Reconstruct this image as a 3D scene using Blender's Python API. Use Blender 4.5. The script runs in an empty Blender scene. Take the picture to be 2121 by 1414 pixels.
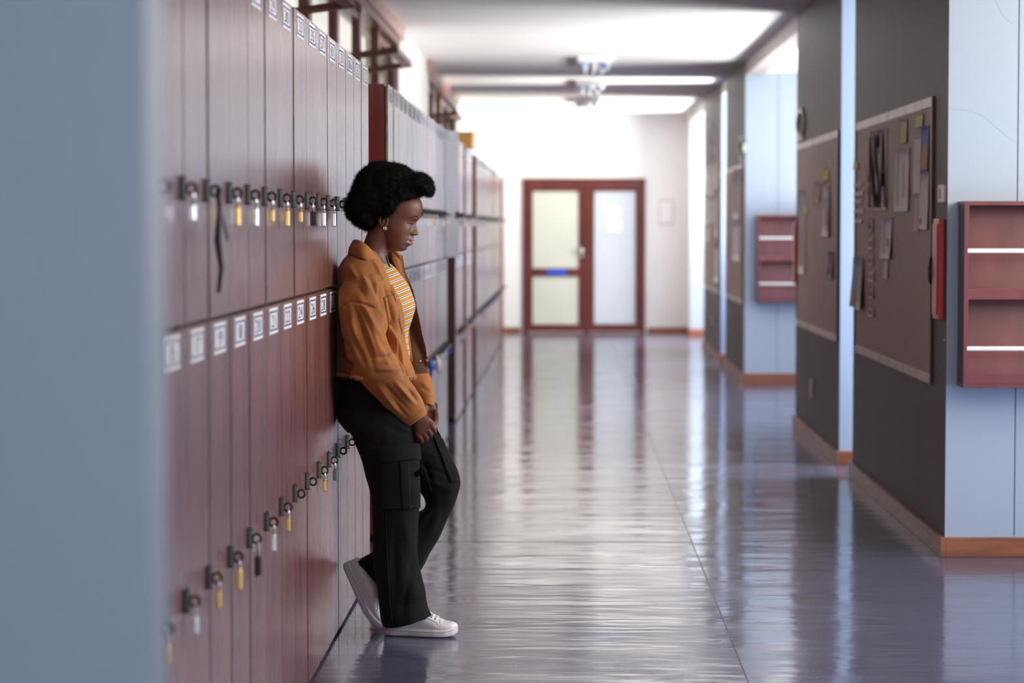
import bpy, bmesh, math, random
import numpy as np
from mathutils import Vector, Matrix, Euler
from mathutils.bvhtree import BVHTree

random.seed(7)
scene = bpy.context.scene
C = scene.collection
PI = math.pi

# ------------------------------------------------------------------ camera
F = 5008.0                       # focal length in pixels of the 2121 px wide frame (85 mm)
EYE = 1.42
cam_data = bpy.data.cameras.new('camera')
cam = bpy.data.objects.new('camera', cam_data)
C.objects.link(cam)
cam.location = (0, 0, EYE)
cam.rotation_euler = (math.radians(90 - 2.71), 0, math.radians(1.253))
cam_data.sensor_width = 36.0
cam_data.lens = F / 2121 * 36
cam_data.clip_end = 200
cam_data.dof.use_dof = True
cam_data.dof.focus_distance = 8.33
cam_data.dof.aperture_fstop = 2.7
scene.camera = cam
CR = cam.rotation_euler.to_matrix()

def ray(px, py):
    return (CR @ Vector(((px - 1060.5) / F, (707 - py) / F, -1.0)))
def atY(px, py, Y):
    d = ray(px, py); t = Y / d.y
    return Vector((d.x * t, Y, EYE + d.z * t))
def atX(px, py, X):
    d = ray(px, py); t = X / d.x
    return Vector((X, d.y * t, EYE + d.z * t))

# ------------------------------------------------------------------ world, lights, exposure
scene.view_settings.view_transform = 'Standard'
scene.view_settings.look = 'None'
scene.view_settings.gamma = 1
scene.view_settings.use_curve_mapping = False
scene.view_settings.exposure = 0.66
scene.cycles.max_bounces = 10
scene.cycles.diffuse_bounces = 6
scene.cycles.glossy_bounces = 5
scene.cycles.transmission_bounces = 6
scene.cycles.caustics_reflective = False
scene.cycles.caustics_refractive = False
scene.cycles.use_denoising = True
scene.cycles.sample_clamp_indirect = 6

world = bpy.data.worlds.new('daylight'); scene.world = world
world.use_nodes = True
wn = world.node_tree
bg = wn.nodes['Background']
bg.inputs[0].default_value = (1.0, 0.96, 0.88, 1)
bg.inputs[1].default_value = 0.68

def area(name, loc, rot, sx, sy, power, color=(1, 1, 1)):
    l = bpy.data.lights.new(name, 'AREA'); l.shape = 'RECTANGLE'
    l.size = sx; l.size_y = sy; l.energy = power; l.color = color
    o = bpy.data.objects.new(name, l); C.objects.link(o)
    o.location = loc; o.rotation_euler = rot
    return o
# daylight entering the window bays on the right (areas stand in the window openings, facing -X)
def bay_light(name, y0, y1, z0, z1, x, rad, color, tilt=0.0):
    A = (y1 - y0) * (z1 - z0)
    # area light emits along local -Z ; local X stays along world Y
    m = Matrix(((0, 0, 1), (1, 0, 0), (0, 1, 0)))       # columns: localX=+Y, localY=+Z, localZ=+X
    e = m.to_euler()
    o = area(name, (x, (y0 + y1) / 2, (z0 + z1) / 2), (0, 0, 0), y1 - y0, z1 - z0, rad * PI * A, color)
    o.matrix_world = Matrix.Translation(o.location) @ (Matrix.Rotation(tilt, 3, 'Y') @ m).to_4x4()
    return o
COOL = (0.86, 0.93, 1.0)
WARM = (1.0, 0.985, 0.945)
SKYB = (0.42, 0.63, 1.0); YB_ = -3.5
def up_light(name, y0, y1, z0, z1, rad, color, tilt=42, spread=100):
    o = bay_light(name, y0, y1, z0, z1, 3.45, rad, color, math.radians(tilt)); o.data.spread = math.radians(spread); return o
bay_light('daylight_near_bay_upper', 5.3, 9.9, 1.7, 2.75, 3.45, 7.8, (1.0, 0.93, 0.80))
bay_light('daylight_near_bay_lower', 6.3, 9.9, 0.3, 1.2, 3.45, 4.0, (0.36, 0.58, 1.0))
area('added_back_fill', (0.9, YB_ + .03, 1.6), (math.radians(90), 0, 0), 3.6, 1.9, 3.0*PI*3.6*1.9, (0.88, 0.93, 1.0))  # soft cool fill added behind the camera; the back wall has no window
bay_light('daylight_middle_bay_upper', 17.4, 19.7, 1.5, 2.65, 3.45, 5.8, WARM)
bay_light('daylight_middle_bay_lower', 17.4, 19.7, 0.5, 1.4, 3.45, 6.5, SKYB)
up_light('sunlit_ground_bounce_middle_bay', 17.6, 21.7, 0.5, 1.5, 7.0, WARM)
bay_light('daylight_far_bay', 28.8, 30.3, 0.5, 2.6, 3.45, 15.5, WARM)
up_light('sunlit_ground_bounce_far_bay', 28.9, 31.4, 0.5, 1.5, 14.0, WARM)
bay_light('daylight_gap', 13.9, 14.35, 0.5, 2.6, 3.45, 34.0, WARM)
bay_light('daylight_gap', 24.85, 25.3, 0.5, 2.6, 3.45, 20.0, COOL)
up_light('sunlit_ground_bounce_gap', 24.85, 25.3, 0.5, 1.5, 70.0, WARM)

# ------------------------------------------------------------------ materials
def newmat(name):
    m = bpy.data.materials.new(name); m.use_nodes = True
    nt = m.node_tree
    return m, nt, nt.nodes['Principled BSDF']
def L(nt, a, b): nt.links.new(a, b)
def coords(nt, scale=(1, 1, 1), kind='Object'):
    tc = nt.nodes.new('ShaderNodeTexCoord'); mp = nt.nodes.new('ShaderNodeMapping')
    mp.inputs['Scale'].default_value = scale
    L(nt, tc.outputs[kind], mp.inputs['Vector']); return mp.outputs[0]
def noise(nt, vec, scale, detail=3, rough=0.5):
    n = nt.nodes.new('ShaderNodeTexNoise'); L(nt, vec, n.inputs['Vector'])
    n.inputs['Scale'].default_value = scale; n.inputs['Detail'].default_value = detail
    n.inputs['Roughness'].default_value = rough
    return n.outputs['Fac']
def ramp(nt, fac, stops):
    r = nt.nodes.new('ShaderNodeValToRGB'); L(nt, fac, r.inputs[0])
    e = r.color_ramp.elements
    while len(e) < len(stops): e.new(0.5)
    for i, (p, c) in enumerate(stops):
        e[i].position = p; e[i].color = (*c, 1)
    return r.outputs[0]
def bump(nt, bs, fac, strength, dist=0.01, extra=None):
    b = nt.nodes.new('ShaderNodeBump'); b.inputs['Strength'].default_value = strength
    b.inputs['Distance'].default_value = dist
    L(nt, fac, b.inputs['Height'])
    if extra is not None: L(nt, extra, b.inputs['Normal'])
    L(nt, b.outputs[0], bs.inputs['Normal']); return b.outputs[0]
def paint(name, col, rough=0.5, var=0.06, nscale=3.0, spec=0.5, bumps=0.05, bscale=60, metal=0.0, stretch=(1, 1, 1)):
    m, nt, bs = newmat(name)
    v = coords(nt, stretch)
    n = noise(nt, v, nscale, 4)
    lo = tuple(c * (1 - var) for c in col); hi = tuple(min(1, c * (1 + var)) for c in col)
    L(nt, ramp(nt, n, [(0.3, lo), (0.7, hi)]), bs.inputs['Base Color'])
    bs.inputs['Roughness'].default_value = rough
    bs.inputs['Metallic'].default_value = metal
    bs.inputs['Specular IOR Level'].default_value = spec
    if bumps: bump(nt, bs, noise(nt, v, bscale, 3), bumps, 0.002)
    return m

M = {}
M['white_wall'] = paint('white_wall', (0.84, 0.83, 0.82), 0.55, 0.02)
M['pier_wall'] = paint('off_white_pier_wall', (0.64, 0.61, 0.57), 0.6, 0.02)
M['ceiling'] = paint('ceiling_white', (0.80, 0.78, 0.75), 0.75, 0.02)
M['blue_wall'] = paint('blue_painted_wall', (0.405, 0.482, 0.60), 0.40, 0.025, 1.2)
M['grey_wall'] = paint('dark_grey_wall', (0.092, 0.077, 0.073), 0.50, 0.10, 1.5, spec=0.3, bumps=0.08, bscale=30, stretch=(1, 1, 0.15))
M['header'] = paint('pinkish_grey_beam', (0.36, 0.32, 0.30), 0.5, 0.04)
M['baseboard'] = paint('reddish_brown_skirting_wood', (0.27, 0.095, 0.045), 0.35, 0.35, 12, bumps=0.1, stretch=(0.3, 0.3, 3))
M['frame_wood'] = paint('dark_red_window_wood', (0.15, 0.035, 0.018), 0.28, 0.3, 6, stretch=(1, 1, 0.3))
M['door_wood'] = paint('dark_red_door_wood', (0.115, 0.020, 0.013), 0.30, 0.25, 8, stretch=(1, 1, 0.2))
M['black_metal'] = paint('black_metal', (0.012, 0.012, 0.012), 0.35, 0.2, 20, spec=0.5)
M['bracket'] = paint('dark_green_grey_metal', (0.16, 0.18, 0.16), 0.3, 0.2, 20, metal=0.5)
M['silver'] = paint('silver_metal', (0.75, 0.75, 0.76), 0.18, 0.05, 20, metal=1.0)
M['brass'] = paint('brass_metal', (0.80, 0.55, 0.22), 0.25, 0.08, 20, metal=1.0)
M['black_plastic'] = paint('black_plastic', (0.015, 0.016, 0.017), 0.4, 0.1, 20)
M['grey_plastic'] = paint('grey_pink_vinyl', (0.45, 0.38, 0.40), 0.4, 0.1, 20)
M['label_white'] = paint('label_white', (0.86, 0.86, 0.86), 0.45, 0.02, 20)
M['label_blue'] = paint('label_blue', (0.035, 0.035, 0.20), 0.45, 0.05, 20)
M['paper'] = paint('white_paper', (0.62, 0.60, 0.58), 0.7, 0.05, 9)
M['raw_wood'] = paint('bare_wood_edge', (0.22, 0.14, 0.07), 0.6, 0.7, 30, stretch=(1, 1, 0.5))
M['light_trim'] = paint('pale_lit_wood_trim', (0.66, 0.54, 0.46), 0.35, 0.25, 5, stretch=(1, 1, 1))  # pale wood, with the light on the rails put into its colour
M['cork'] = paint('brown_pinboard_felt', (0.41, 0.305, 0.235), 0.55, 0.10, 25, bumps=0.2, bscale=250)
M['red'] = paint('glossy_red_paint', (0.55, 0.008, 0.010), 0.28, 0.05, 5)
M['rack_wood'] = paint('dark_cherry_rack_wood', (0.16, 0.042, 0.046), 0.30, 0.25, 7, bumps=0.05, stretch=(1, 1, 0.25))
M['rack_side'] = paint('rack_dark_side_wood', (0.05, 0.022, 0.022), 0.35, 0.2, 7)
M['orange_box'] = paint('orange_brown_box', (0.50, 0.24, 0.06), 0.6, 0.05, 5)

def locker_wood(name, base, rough=0.17):
    m, nt, bs = newmat(name)
    v = coords(nt, (1, 1, 0.06))
    n1 = noise(nt, v, 22, 5, 0.6)
    v2 = coords(nt, (1, 1, 0.35))
    n2 = noise(nt, v2, 3.0, 3)
    mx = nt.nodes.new('ShaderNodeMath'); mx.operation = 'MULTIPLY'
    L(nt, n1, mx.inputs[0]); L(nt, n2, mx.inputs[1])
    d = tuple(c * 0.45 for c in base); h = tuple(c * 1.6 for c in base)
    L(nt, ramp(nt, mx.outputs[0], [(0.08, d), (0.25, base), (0.5, h)]), bs.inputs['Base Color'])
    bs.inputs['Roughness'].default_value = rough
    L(nt, ramp(nt, n1, [(0.2, (rough * .8,) * 3), (0.8, (rough * 1.35,) * 3)]), bs.inputs['Roughness'])
    bs.inputs['Coat Weight'].default_value = 0.9; bs.inputs['Coat Roughness'].default_value = 0.26; bs.inputs['Coat IOR'].default_value = 1.85
    bump(nt, bs, n1, 0.05, 0.0012)
    return m
M['bar'] = paint('bright_metal_bar', (0.85, 0.85, 0.84), 0.35, 0.03, 20, metal=0.35)
M['locker'] = locker_wood('varnished_red_brown_locker_wood', (0.21, 0.062, 0.056), 0.27)
M['locker_side'] = locker_wood('varnished_red_locker_side', (0.13, 0.010, 0.007), 0.22)
M['locker'].node_tree.nodes['Principled BSDF'].inputs['Coat IOR'].default_value = 2.8
M['locker_side'].node_tree.nodes['Principled BSDF'].inputs['Coat IOR'].default_value = 1.3
M['gap_dark'] = paint('dark_gap', (0.02, 0.01, 0.01), 0.6, 0.1)

# floor : glossy dark blue-grey sheet vinyl, wavy so that reflections smear towards the viewer
m, nt, bs = newmat('glossy_blue_grey_vinyl_floor'); M['floor'] = m
v = coords(nt)
sp = noise(nt, v, 220, 2, 0.7)
n0 = noise(nt, v, 1.3, 3)
base = ramp(nt, sp, [(0.30, (0.060, 0.060, 0.105)), (0.55, (0.115, 0.115, 0.185)), (0.78, (0.27, 0.27, 0.36))])
mixn = nt.nodes.new('ShaderNodeMix'); mixn.data_type = 'RGBA'; mixn.blend_type = 'MULTIPLY'
mixn.inputs[0].default_value = 0.5
L(nt, base, mixn.inputs[6]); L(nt, ramp(nt, n0, [(0.3, (0.75, 0.72, 0.74)), (0.7, (1, 1, 1))]), mixn.inputs[7])
L(nt, mixn.outputs[2], bs.inputs['Base Color'])
L(nt, ramp(nt, noise(nt, coords(nt, (1, 1.6, 1)), 2.2, 4), [(0.3, (0.075,) * 3), (0.7, (0.17,) * 3)]), bs.inputs['Roughness'])
bs.inputs['IOR'].default_value = 1.55
w1 = noise(nt, coords(nt, (0.45, 1.5, 1)), 2.2, 3, 0.6)
w2 = noise(nt, coords(nt, (0.4, 2.4, 1)), 6, 3, 0.6)
b1 = bump(nt, bs, w1, 0.6, 0.012)
b2 = bump(nt, bs, w2, 0.16, 0.003, b1)
# ------------------------------------------------------------------ geometry helpers
def mk(name, verts, faces, mats, parent=None, fm=None, smooth=False, loc=None):
    me = bpy.data.meshes.new(name)
    me.from_pydata([tuple(v) for v in verts], [], faces)
    if not isinstance(mats, (list, tuple)): mats = [mats]
    for m_ in mats: me.materials.append(m_)
    if fm is not None: me.polygons.foreach_set('material_index', fm)
    if smooth: me.polygons.foreach_set('use_smooth', [True] * len(me.polygons))
    me.update()
    o = bpy.data.objects.new(name, me); C.objects.link(o)
    if parent: o.parent = parent
    if loc: o.location = loc
    return o

class B:
    """collects simple shapes for ONE mesh object"""
    def __init__(s): s.v = []; s.f = []; s.m = []
    def box(s, a, b, mat=0, side=None, bev=0.0):
        (x0, y0, z0), (x1, y1, z1) = [tuple(map(float, t)) for t in (a, b)]
        if x0 > x1: x0, x1 = x1, x0
        if y0 > y1: y0, y1 = y1, y0
        if z0 > z1: z0, z1 = z1, z0
        if bev > 0:
            bev = min(bev, (x1-x0)/2.01, (y1-y0)/2.01, (z1-z0)/2.01)
            bm = bmesh.new()
            bmesh.ops.create_cube(bm, size=1)
            for v in bm.verts:
                v.co = Vector(((x0+x1)/2 + v.co.x*(x1-x0), (y0+y1)/2 + v.co.y*(y1-y0), (z0+z1)/2 + v.co.z*(z1-z0)))
            bmesh.ops.bevel(bm, geom=bm.edges[:], offset=bev, segments=2, affect='EDGES', profile=0.7)
            s.bm(bm, mat); bm.free(); return s
        n = len(s.v)
        s.v += [(x0,y0,z0),(x1,y0,z0),(x1,y1,z0),(x0,y1,z0),(x0,y0,z1),(x1,y0,z1),(x1,y1,z1),(x0,y1,z1)]
        fs = [('-z',(0,3,2,1)),('+z',(4,5,6,7)),('-y',(0,1,5,4)),('+x',(1,2,6,5)),('+y',(2,3,7,6)),('-x',(3,0,4,7))]
        for k, f in fs:
            s.f.append(tuple(n+i for i in f)); s.m.append((side or {}).get(k, mat))
        return s
    def bm(s, bm, mat=0, mtx=None):
        n = len(s.v); bm.verts.index_update()
        for v in bm.verts: s.v.append(tuple(mtx @ v.co if mtx else v.co))
        for f in bm.faces: s.f.append(tuple(n+v.index for v in f.verts)); s.m.append(mat)
        return s
    def tube(s, pts, r, mat=0, seg=8, closed=False, caps=True):
        pts = [Vector(p) for p in pts]; N = len(pts)
        rs = r if isinstance(r, (list, tuple)) else [r]*N
        n0 = len(s.v); prev = None
        for i, p in enumerate(pts):
            if closed: t = pts[(i+1) % N] - pts[i-1]
            else: t = pts[min(i+1, N-1)] - pts[max(i-1, 0)]
            t.normalize()
            if prev is None:
                a = Vector((0,0,1)) if abs(t.z) < 0.9 else Vector((1,0,0))
                u = t.cross(a).normalized()
            else:
                u = (prev - t*prev.dot(t)).normalized()
            prev = u; w = t.cross(u)
            for k in range(seg):
                an = 2*PI*k/seg
                s.v.append(tuple(p + (u*math.cos(an)+w*math.sin(an))*rs[i]))
        for i in range(N if closed else N-1):
            j = (i+1) % N
            for k in range(seg):
                l = (k+1) % seg
                s.f.append((n0+i*seg+k, n0+i*seg+l, n0+j*seg+l, n0+j*seg+k)); s.m.append(mat)
        if caps and not closed:
            s.f.append(tuple(n0+k for k in range(seg))[::-1]); s.m.append(mat)
            s.f.append(tuple(n0+(N-1)*seg+k for k in range(seg))); s.m.append(mat)
        return s
    def cyl(s, a, b, r, mat=0, seg=16): return s.tube([a, b], r, mat, seg)
    def ball(s, c, r, mat=0, sub=2):
        bm = bmesh.new(); bmesh.ops.create_icosphere(bm, subdivisions=sub, radius=1)
        rr = r if isinstance(r, (tuple, list)) else (r, r, r)
        mt = Matrix.Translation(c) @ Matrix.Diagonal((*rr, 1))
        s.bm(bm, mat, mt); bm.free(); return s
    def poly(s, pts, mat=0):
        n = len(s.v); s.v += [tuple(p) for p in pts]; s.f.append(tuple(range(n, n+len(pts)))); s.m.append(mat); return s
    def obj(s, name, mats, parent=None, smooth=False, loc=None):
        return mk(name, s.v, s.f, mats, parent, s.m, smooth, loc)

def tag(o, label=None, cat=None, group=None, kind=None):
    if label: o['label'] = label
    if cat: o['category'] = cat
    if group: o['group'] = group
    if kind: o['kind'] = kind
    return o
def thing(name, loc, label, cat, group=None, rz=0):
    o = bpy.data.objects.new(name, None); C.objects.link(o); o.location = loc
    o.rotation_euler = (0, 0, rz); o.empty_display_size = 0.1
    return tag(o, label, cat, group)
def struct(b, name, mats): return tag(b.obj(name, mats), kind='structure')
# ------------------------------------------------------------------ the corridor
CEIL = 2.93; XL = -1.25; XR = 1.64; XO = 3.4; YB = -3.5; YE = 32.6; BAYC = 2.82
struct(B().box((XL-.3, YB-.2, -.1), (XO+.3, YE+.2, 0)), 'floor', M['floor'])
struct(B().box((XL-.3, YB-.2, CEIL), (XR+.02, YE+.2, CEIL+.1)), 'ceiling', M['ceiling'])
struct(B().box((XR+.16, YB-.2, BAYC), (XO+.3, YE+.2, CEIL+.1)), 'ceiling', M['ceiling'])
# floor joints
jm = paint('dark_floor_joint', (0.025, 0.024, 0.032), 0.35, 0.1)
struct(B().box((.572, 6, 0), (.576, YE, .0008)), 'trim_1', jm)
struct(B().box((-.79, 10.86, 0), (.57, 10.872, .0008)), 'trim_2', jm)

# end wall and back wall
struct(B().box((XL-.3, YE, 0), (-.566, YE+.15, CEIL)).box((1.08, YE, 0), (XO, YE+.15, CEIL)).box((-.566, YE, 2.07), (1.08, YE+.15, CEIL)), 'wall_end', M['white_wall'])
struct(B().box((XL-.3, YB-.15, 0), (XO+.3, YB, CEIL)), 'wall_back', M['blue_wall'])
struct(B().box((XL, YE-.018, 0), (-.60, YE, .07)), 'baseboard_end', M['baseboard'])
struct(B().box((1.11, YE-.018, 0), (XR, YE, .07)), 'baseboard_end', M['baseboard'])

# right side : blocks between the window bays, dark grey towards the corridor, blue on their ends
blocks = [(10.42, 13.78), (14.44, 17.2), (22.1, 24.75), (25.4, 28.6), (31.7, 32.6)]
def grooves(b, y, x0, x1):
    for gx in (1.938, 2.45):
        b.box((gx-.0022, y-.0012, 0.09), (gx+.0022, y+.01, BAYC), 3)
for i, (y0, y1) in enumerate(blocks):
    last = i == 4
    b = B().box((XR, y0, 0), (XO, y1, CEIL), 0, {'-x': 2 if last else 1, '-y': 0})
    grooves(b, y0, XR, XO)
    struct(b, 'wall_right', [M['blue_wall'], M['grey_wall'], M['white_wall'], paint('panel_groove', (0.06, .08, .09), .6, .1)])
    bb = B()
    bb.box((XR-.022, y0-.022, 0), (XR, y1+.0, .085), 0, bev=.004)
    bb.box((XR, y0-.022, 0), (XO, y0, .085), 0, bev=.004)
    bb.box((XR, y1, 0), (XO, y1+.022, .085), 0, bev=.004)
    struct(bb, 'baseboard_right', M['baseboard'])
# headers over the openings
openings = [(YB, 10.42), (13.78, 14.44), (17.2, 22.1), (24.75, 25.4), (28.6, 31.7)]
for (y0, y1) in openings:
    struct(B().box((XR, y0, BAYC-.02), (XR+.16, y1, CEIL)), 'trim_3', M['header'])
# outer wall with window openings in the bays
wo = B(); last = YB
for (y0, y1) in [(5.3, 9.9), (13.85, 14.4), (17.5, 21.8), (24.8, 25.35), (28.8, 31.5)]:
    wo.box((XO, last, 0), (XO+.15, y0, CEIL)); wo.box((XO, y0, 0), (XO+.15, y1, .45)); wo.box((XO, y0, 2.68), (XO+.15, y1, CEIL)); last = y1
wo.box((XO, last, 0), (XO+.15, YE, CEIL))
struct(wo, 'wall_outer', M['blue_wall'])
wi = 1
for (y0, y1, n) in [(5.3, 9.9, 3), (17.5, 21.8, 3), (28.8, 31.5, 2)]:
    b = B()
    for k in range(n+1):
        y = y0 + (y1-y0)*k/n
        b.box((XO+.0, y-.03, .45), (XO+.08, y+.03, 2.68))
    b.box((XO, y0, .45), (XO+.08, y1, .52)).box((XO, y0, 2.62), (XO+.08, y1, 2.68))
    struct(b, 'window_%d' % wi, M['frame_wood']); wi += 1

# left wall: piers, sill and strip windows above the lockers
sill = 1.95; head = 2.83
segs = [(10.7, 18.2, 5), (22.2, 27.9, 4)]
wl = B(); last = YB
for (y0, y1, n) in segs + [(YE, YE, 0)]:
    wl.box((XL-.25, last, 0), (XL, y0, CEIL))
    if n: wl.box((XL-.25, y0, 0), (XL, y1, sill)).box((XL-.25, y0, head), (XL, y1, CEIL))
    last = y1
struct(wl, 'wall_left', M['pier_wall'])
glass, gnt, gbs = newmat('clear_window_glass')
gbs.inputs['Base Color'].default_value = (0.95, 0.97, 0.96, 1); gbs.inputs['Roughness'].default_value = 0.02
gbs.inputs['Transmission Weight'].default_value = 1.0; gbs.inputs['IOR'].default_value = 1.02
M['glass'] = glass
M['pink_trim'] = paint('glossy_pinkish_head_trim', (0.40, 0.22, 0.17), 0.25, 0.1)
open_idx = {(0, 0), (0, 3), (1, 1)}
for si, (y0, y1, n) in enumerate(segs):
    root = tag(B().box((XL-.13, y0, sill), (XL+.03, y1, sill+.05)).box((XL-.13, y0, head-.06), (XL+.012, y1, head)).obj('window_%d' % wi, M['frame_wood']), kind='structure'); wi += 1
    tr = B().box((XL, y0-.3, head), (XL+.03, y1+.3, CEIL-.004)).obj('head_trim', M['pink_trim'], root)
    w = (y1-y0)/n
    for k in range(n+1):
        y = y0 + w*k
        B().box((XL-.085, y-.075, sill+.05), (XL-.03, y+.075, head-.06), bev=.004).obj('mullion', M['frame_wood'], root)
    for k in range(n):
        ya = y0 + w*k + .06; yb = ya + w - .12
        zc = 2.50
        # fixed lower light
        B().box((XL-.10, ya, 2.20), (XL-.03, yb, 2.25)).obj('transom', M['frame_wood'], root)
        B().box((XL-.07, ya, sill+.05), (XL-.064, yb, 2.20)).obj('pane', M['glass'], root)
        # pivoting sash
        hh = .26
        sb = B(); 
        sb.box((-.02, ya, -hh), (.02, ya+.055, hh)).box((-.02, yb-.055, -hh), (.02, yb, hh))
        sb.box((-.0215, ya-.001, hh-.055), (.0215, yb+.001, hh+.001)).box((-.0215, ya-.001, -hh-.001), (.0215, yb+.001, -hh+.055))
        so = sb.obj('pivoting_sash', M['frame_wood'], root, loc=(XL-.06, 0, zc))
        po = B().box((-.003, ya+.05, -hh+.05), (.003, yb-.05, hh-.05)).obj('pane', M['glass'], so)
        if (si, k) in open_idx:
            so.rotation_euler = (0, math.radians(82), 0)
# solid cream facade opposite the windows
fac = B().box((-5.2, 8, -1), (-5, 34, 6))
for k in range(7):
    fac.box((-5.0, 10+k*3.4, 2.2), (-4.97, 10.5+k*3.4, 3.9), 1)
tag(fac.obj('building', [paint('cream_facade', (0.85, 0.80, 0.68), 0.8, 0.03), M['frame_wood']]), 'cream building seen through the windows above the lockers', 'building')

# near pillar at the left edge of the view
struct(B().box((XL, 2.5, 0), (-.434, 2.62, CEIL), 0), 'wall_near_pillar', M['blue_wall'])

# ------------------------------------------------------------------ end door
dx0, dx1 = -.566, 1.08
Y = YE - .03
fr = B()
fr.box((dx0, Y, 0), (dx0+.075, YE+.12, 2.07)).box((dx1-.075, Y, 0), (dx1, YE+.12, 2.07)).box((dx0-.001, Y-.0015, 1.99), (dx1+.001, YE+.119, 2.071))
fr.box((.262, Y, 0), (.325, YE+.12, 1.99))
door = tag(fr.obj('door_1', M['door_wood']), kind='structure')
def frosted(name, c):
    m, nt, bs = newmat(name); v = coords(nt)
    n = noise(nt, v, 1.2, 2)
    L(nt, ramp(nt, n, [(0.3, tuple(x*.93 for x in c)), (0.7, c)]), bs.inputs['Base Color'])
    bs.inputs['Roughness'].default_value = 0.22; bs.inputs['Transmission Weight'].default_value = 0.15
    return m
gg = frosted('frosted_glass_greenish', (0.74, 0.77, 0.67)); gb_ = frosted('frosted_glass_bluish', (0.68, 0.75, 0.82))
leaf = B()
a, bx = dx0+.075, .262
leaf.box((a, Y+.02, .012), (a+.055, Y+.07, 1.985)).box((bx-.075, Y+.02, .012), (bx, Y+.07, 1.985))
leaf.box((a+.001, Y+.0185, .011), (bx-.001, Y+.0715, .11)).box((a+.001, Y+.0185, 1.90), (bx-.001, Y+.0715, 1.986)).box((a+.001, Y+.0185, .755), (bx-.001, Y+.0715, .865))
lf = leaf.obj('door_leaf', M['door_wood'], door)
B().box((a+.05, Y+.04, .11), (bx-.07, Y+.05, .755)).obj('pane', gg, lf)
B().box((a+.05, Y+.04, .865), (bx-.07, Y+.05, 1.90)).obj('pane', gg, lf)
B().box((-.24, Y+.006, .775), (.02, Y+.02, .85), bev=.002).obj('blue_sign', paint('blue_sign', (0.02, 0.08, 0.55), .4, .05), lf)
hb = B().cyl((bx-.035, Y+.02, 1.10), (bx-.035, Y-.04, 1.10), .014).ball((bx-.035, Y-.055, 1.10), .034, 0).box((bx-.055, Y+.012, 1.0), (bx-.015, Y+.02, 1.15)).cyl((bx-.035, Y+.02, 1.02), (bx-.035, Y-.005, 1.02), .016)
hb.obj('door_handle', M['silver'], lf, True)
sd = B(); c0, c1 = .325, dx1-.075
sd.box((c0, Y+.02, .012), (c0+.07, Y+.07, 1.985)).box((c1-.055, Y+.02, .012), (c1, Y+.07, 1.985)).box((c0+.001, Y+.0185, .011), (c1-.001, Y+.0715, .115)).box((c0+.001, Y+.0185, 1.90), (c1-.001, Y+.0715, 1.986))
sl = sd.obj('side_light', M['door_wood'], door)
B().box((c0+.065, Y+.04, .11), (c1-.05, Y+.05, 1.90)).obj('pane', gb_, sl)
B().box((.56, Y+.033, 1.36), (.77, Y+.038, 1.68)).obj('notice', paint('pale_pink_reflection', (0.75, 0.70, 0.70), .6, .08, 12), sl)  # blurred reflection in the glass, painted as a pale sheet
B().box((dx0-.02, YE+.5, -.05), (dx1+.02, YE+.52, 2.1)).obj('lobby_wall', M['white_wall'], door)

pn = thing('paper_notice', (1.36, YE, 1.45), 'framed white notice on the white end wall right of the door', 'notice')
B().box((-.10, -.012, 0), (.10, -.001, .33)).obj('frame', paint('pale_grey_frame', (.55, .53, .50), .5, .05), pn)
B().box((-.085, -.015, .018), (.085, -.012, .312)).obj('sheet', M['label_white'], pn)

# ceiling light fittings
for i, (y, lab) in enumerate([(21.5, 'nearest of the white ceiling light fittings with two painted blue sky reflections'), (24.9, 'middle of the three ceiling light fittings'), (28.3, 'farthest ceiling light fitting, nearest the end wall')]):
    t = thing('ceiling_light', (.26, y, CEIL), lab, 'ceiling light')
    B().box((-.15, 0, -.055), (.15, 1.25, 0), bev=.01).obj('housing', M['label_white'], t)
    for sx, c in ((-.08, (.45, .58, .85)), (.08, (.12, .16, .42))):
        B().box((sx-.026, -.012, -.115), (sx+.026, .03, -.060), bev=.008).obj('reflection_cap', paint('sky_reflection_blue', c, .3, .05), t)  # blue caps stand for sky reflections, put in as flat colour
        B().cyl((sx, .03, -.09), (sx, 1.22, -.09), .018).obj('tube', M['label_white'], t, True)
    B().box((-.012, 0.0, -.12), (.012, 1.25, -.055)).obj('spine', M['label_white'], t)
# ------------------------------------------------------------------ lockers
LX = -.79; LW = .3382; LTOP = 2.06; LMID = 1.215; LDEP = .43; LOWB = .03
def glyph(ch, bold=0.0):
    cu = bpy.data.curves.new('g', 'FONT'); cu.body = ch; cu.offset = bold; cu.size = 1; cu.extrude = 0.0; cu.resolution_u = 3
    o = bpy.data.objects.new('g', cu)
    C.objects.link(o)
    dg = bpy.context.evaluated_depsgraph_get(); dg.update()
    me = bpy.data.meshes.new_from_object(o.evaluated_get(dg))
    vs = [tuple(v.co) for v in me.vertices]; fs = [tuple(p.vertices) for p in me.polygons]
    C.objects.unlink(o); bpy.data.objects.remove(o); bpy.data.meshes.remove(me)
    x1 = max([v[0] for v in vs], default=.3)
    return vs, fs, x1
_G = {}
def text_into(b, s, origin, ux, uz, size, mat, align='c', squash=1.0, bold=0.0):
    """flat lettering written into builder b; ux = reading direction, uz = up direction"""
    items = []; x = 0
    for ch in s:
        if ch == ' ': x += .3; continue
        if (ch, bold) not in _G: _G[(ch, bold)] = glyph(ch, bold)
        vs, fs, w = _G[(ch, bold)]; items.append((vs, fs, x)); x += w + .09
    off = -x/2 if align == 'c' else 0
    o = Vector(origin); ux = Vector(ux); uz = Vector(uz)
    for vs, fs, x0 in items:
        n = len(b.v)
        b.v += [tuple(o + ux*((v[0]+x0+off)*size*squash) + uz*((v[1]-.35)*size)) for v in vs]
        for f in fs: b.f.append(tuple(n+i for i in f)); b.m.append(mat)

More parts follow.
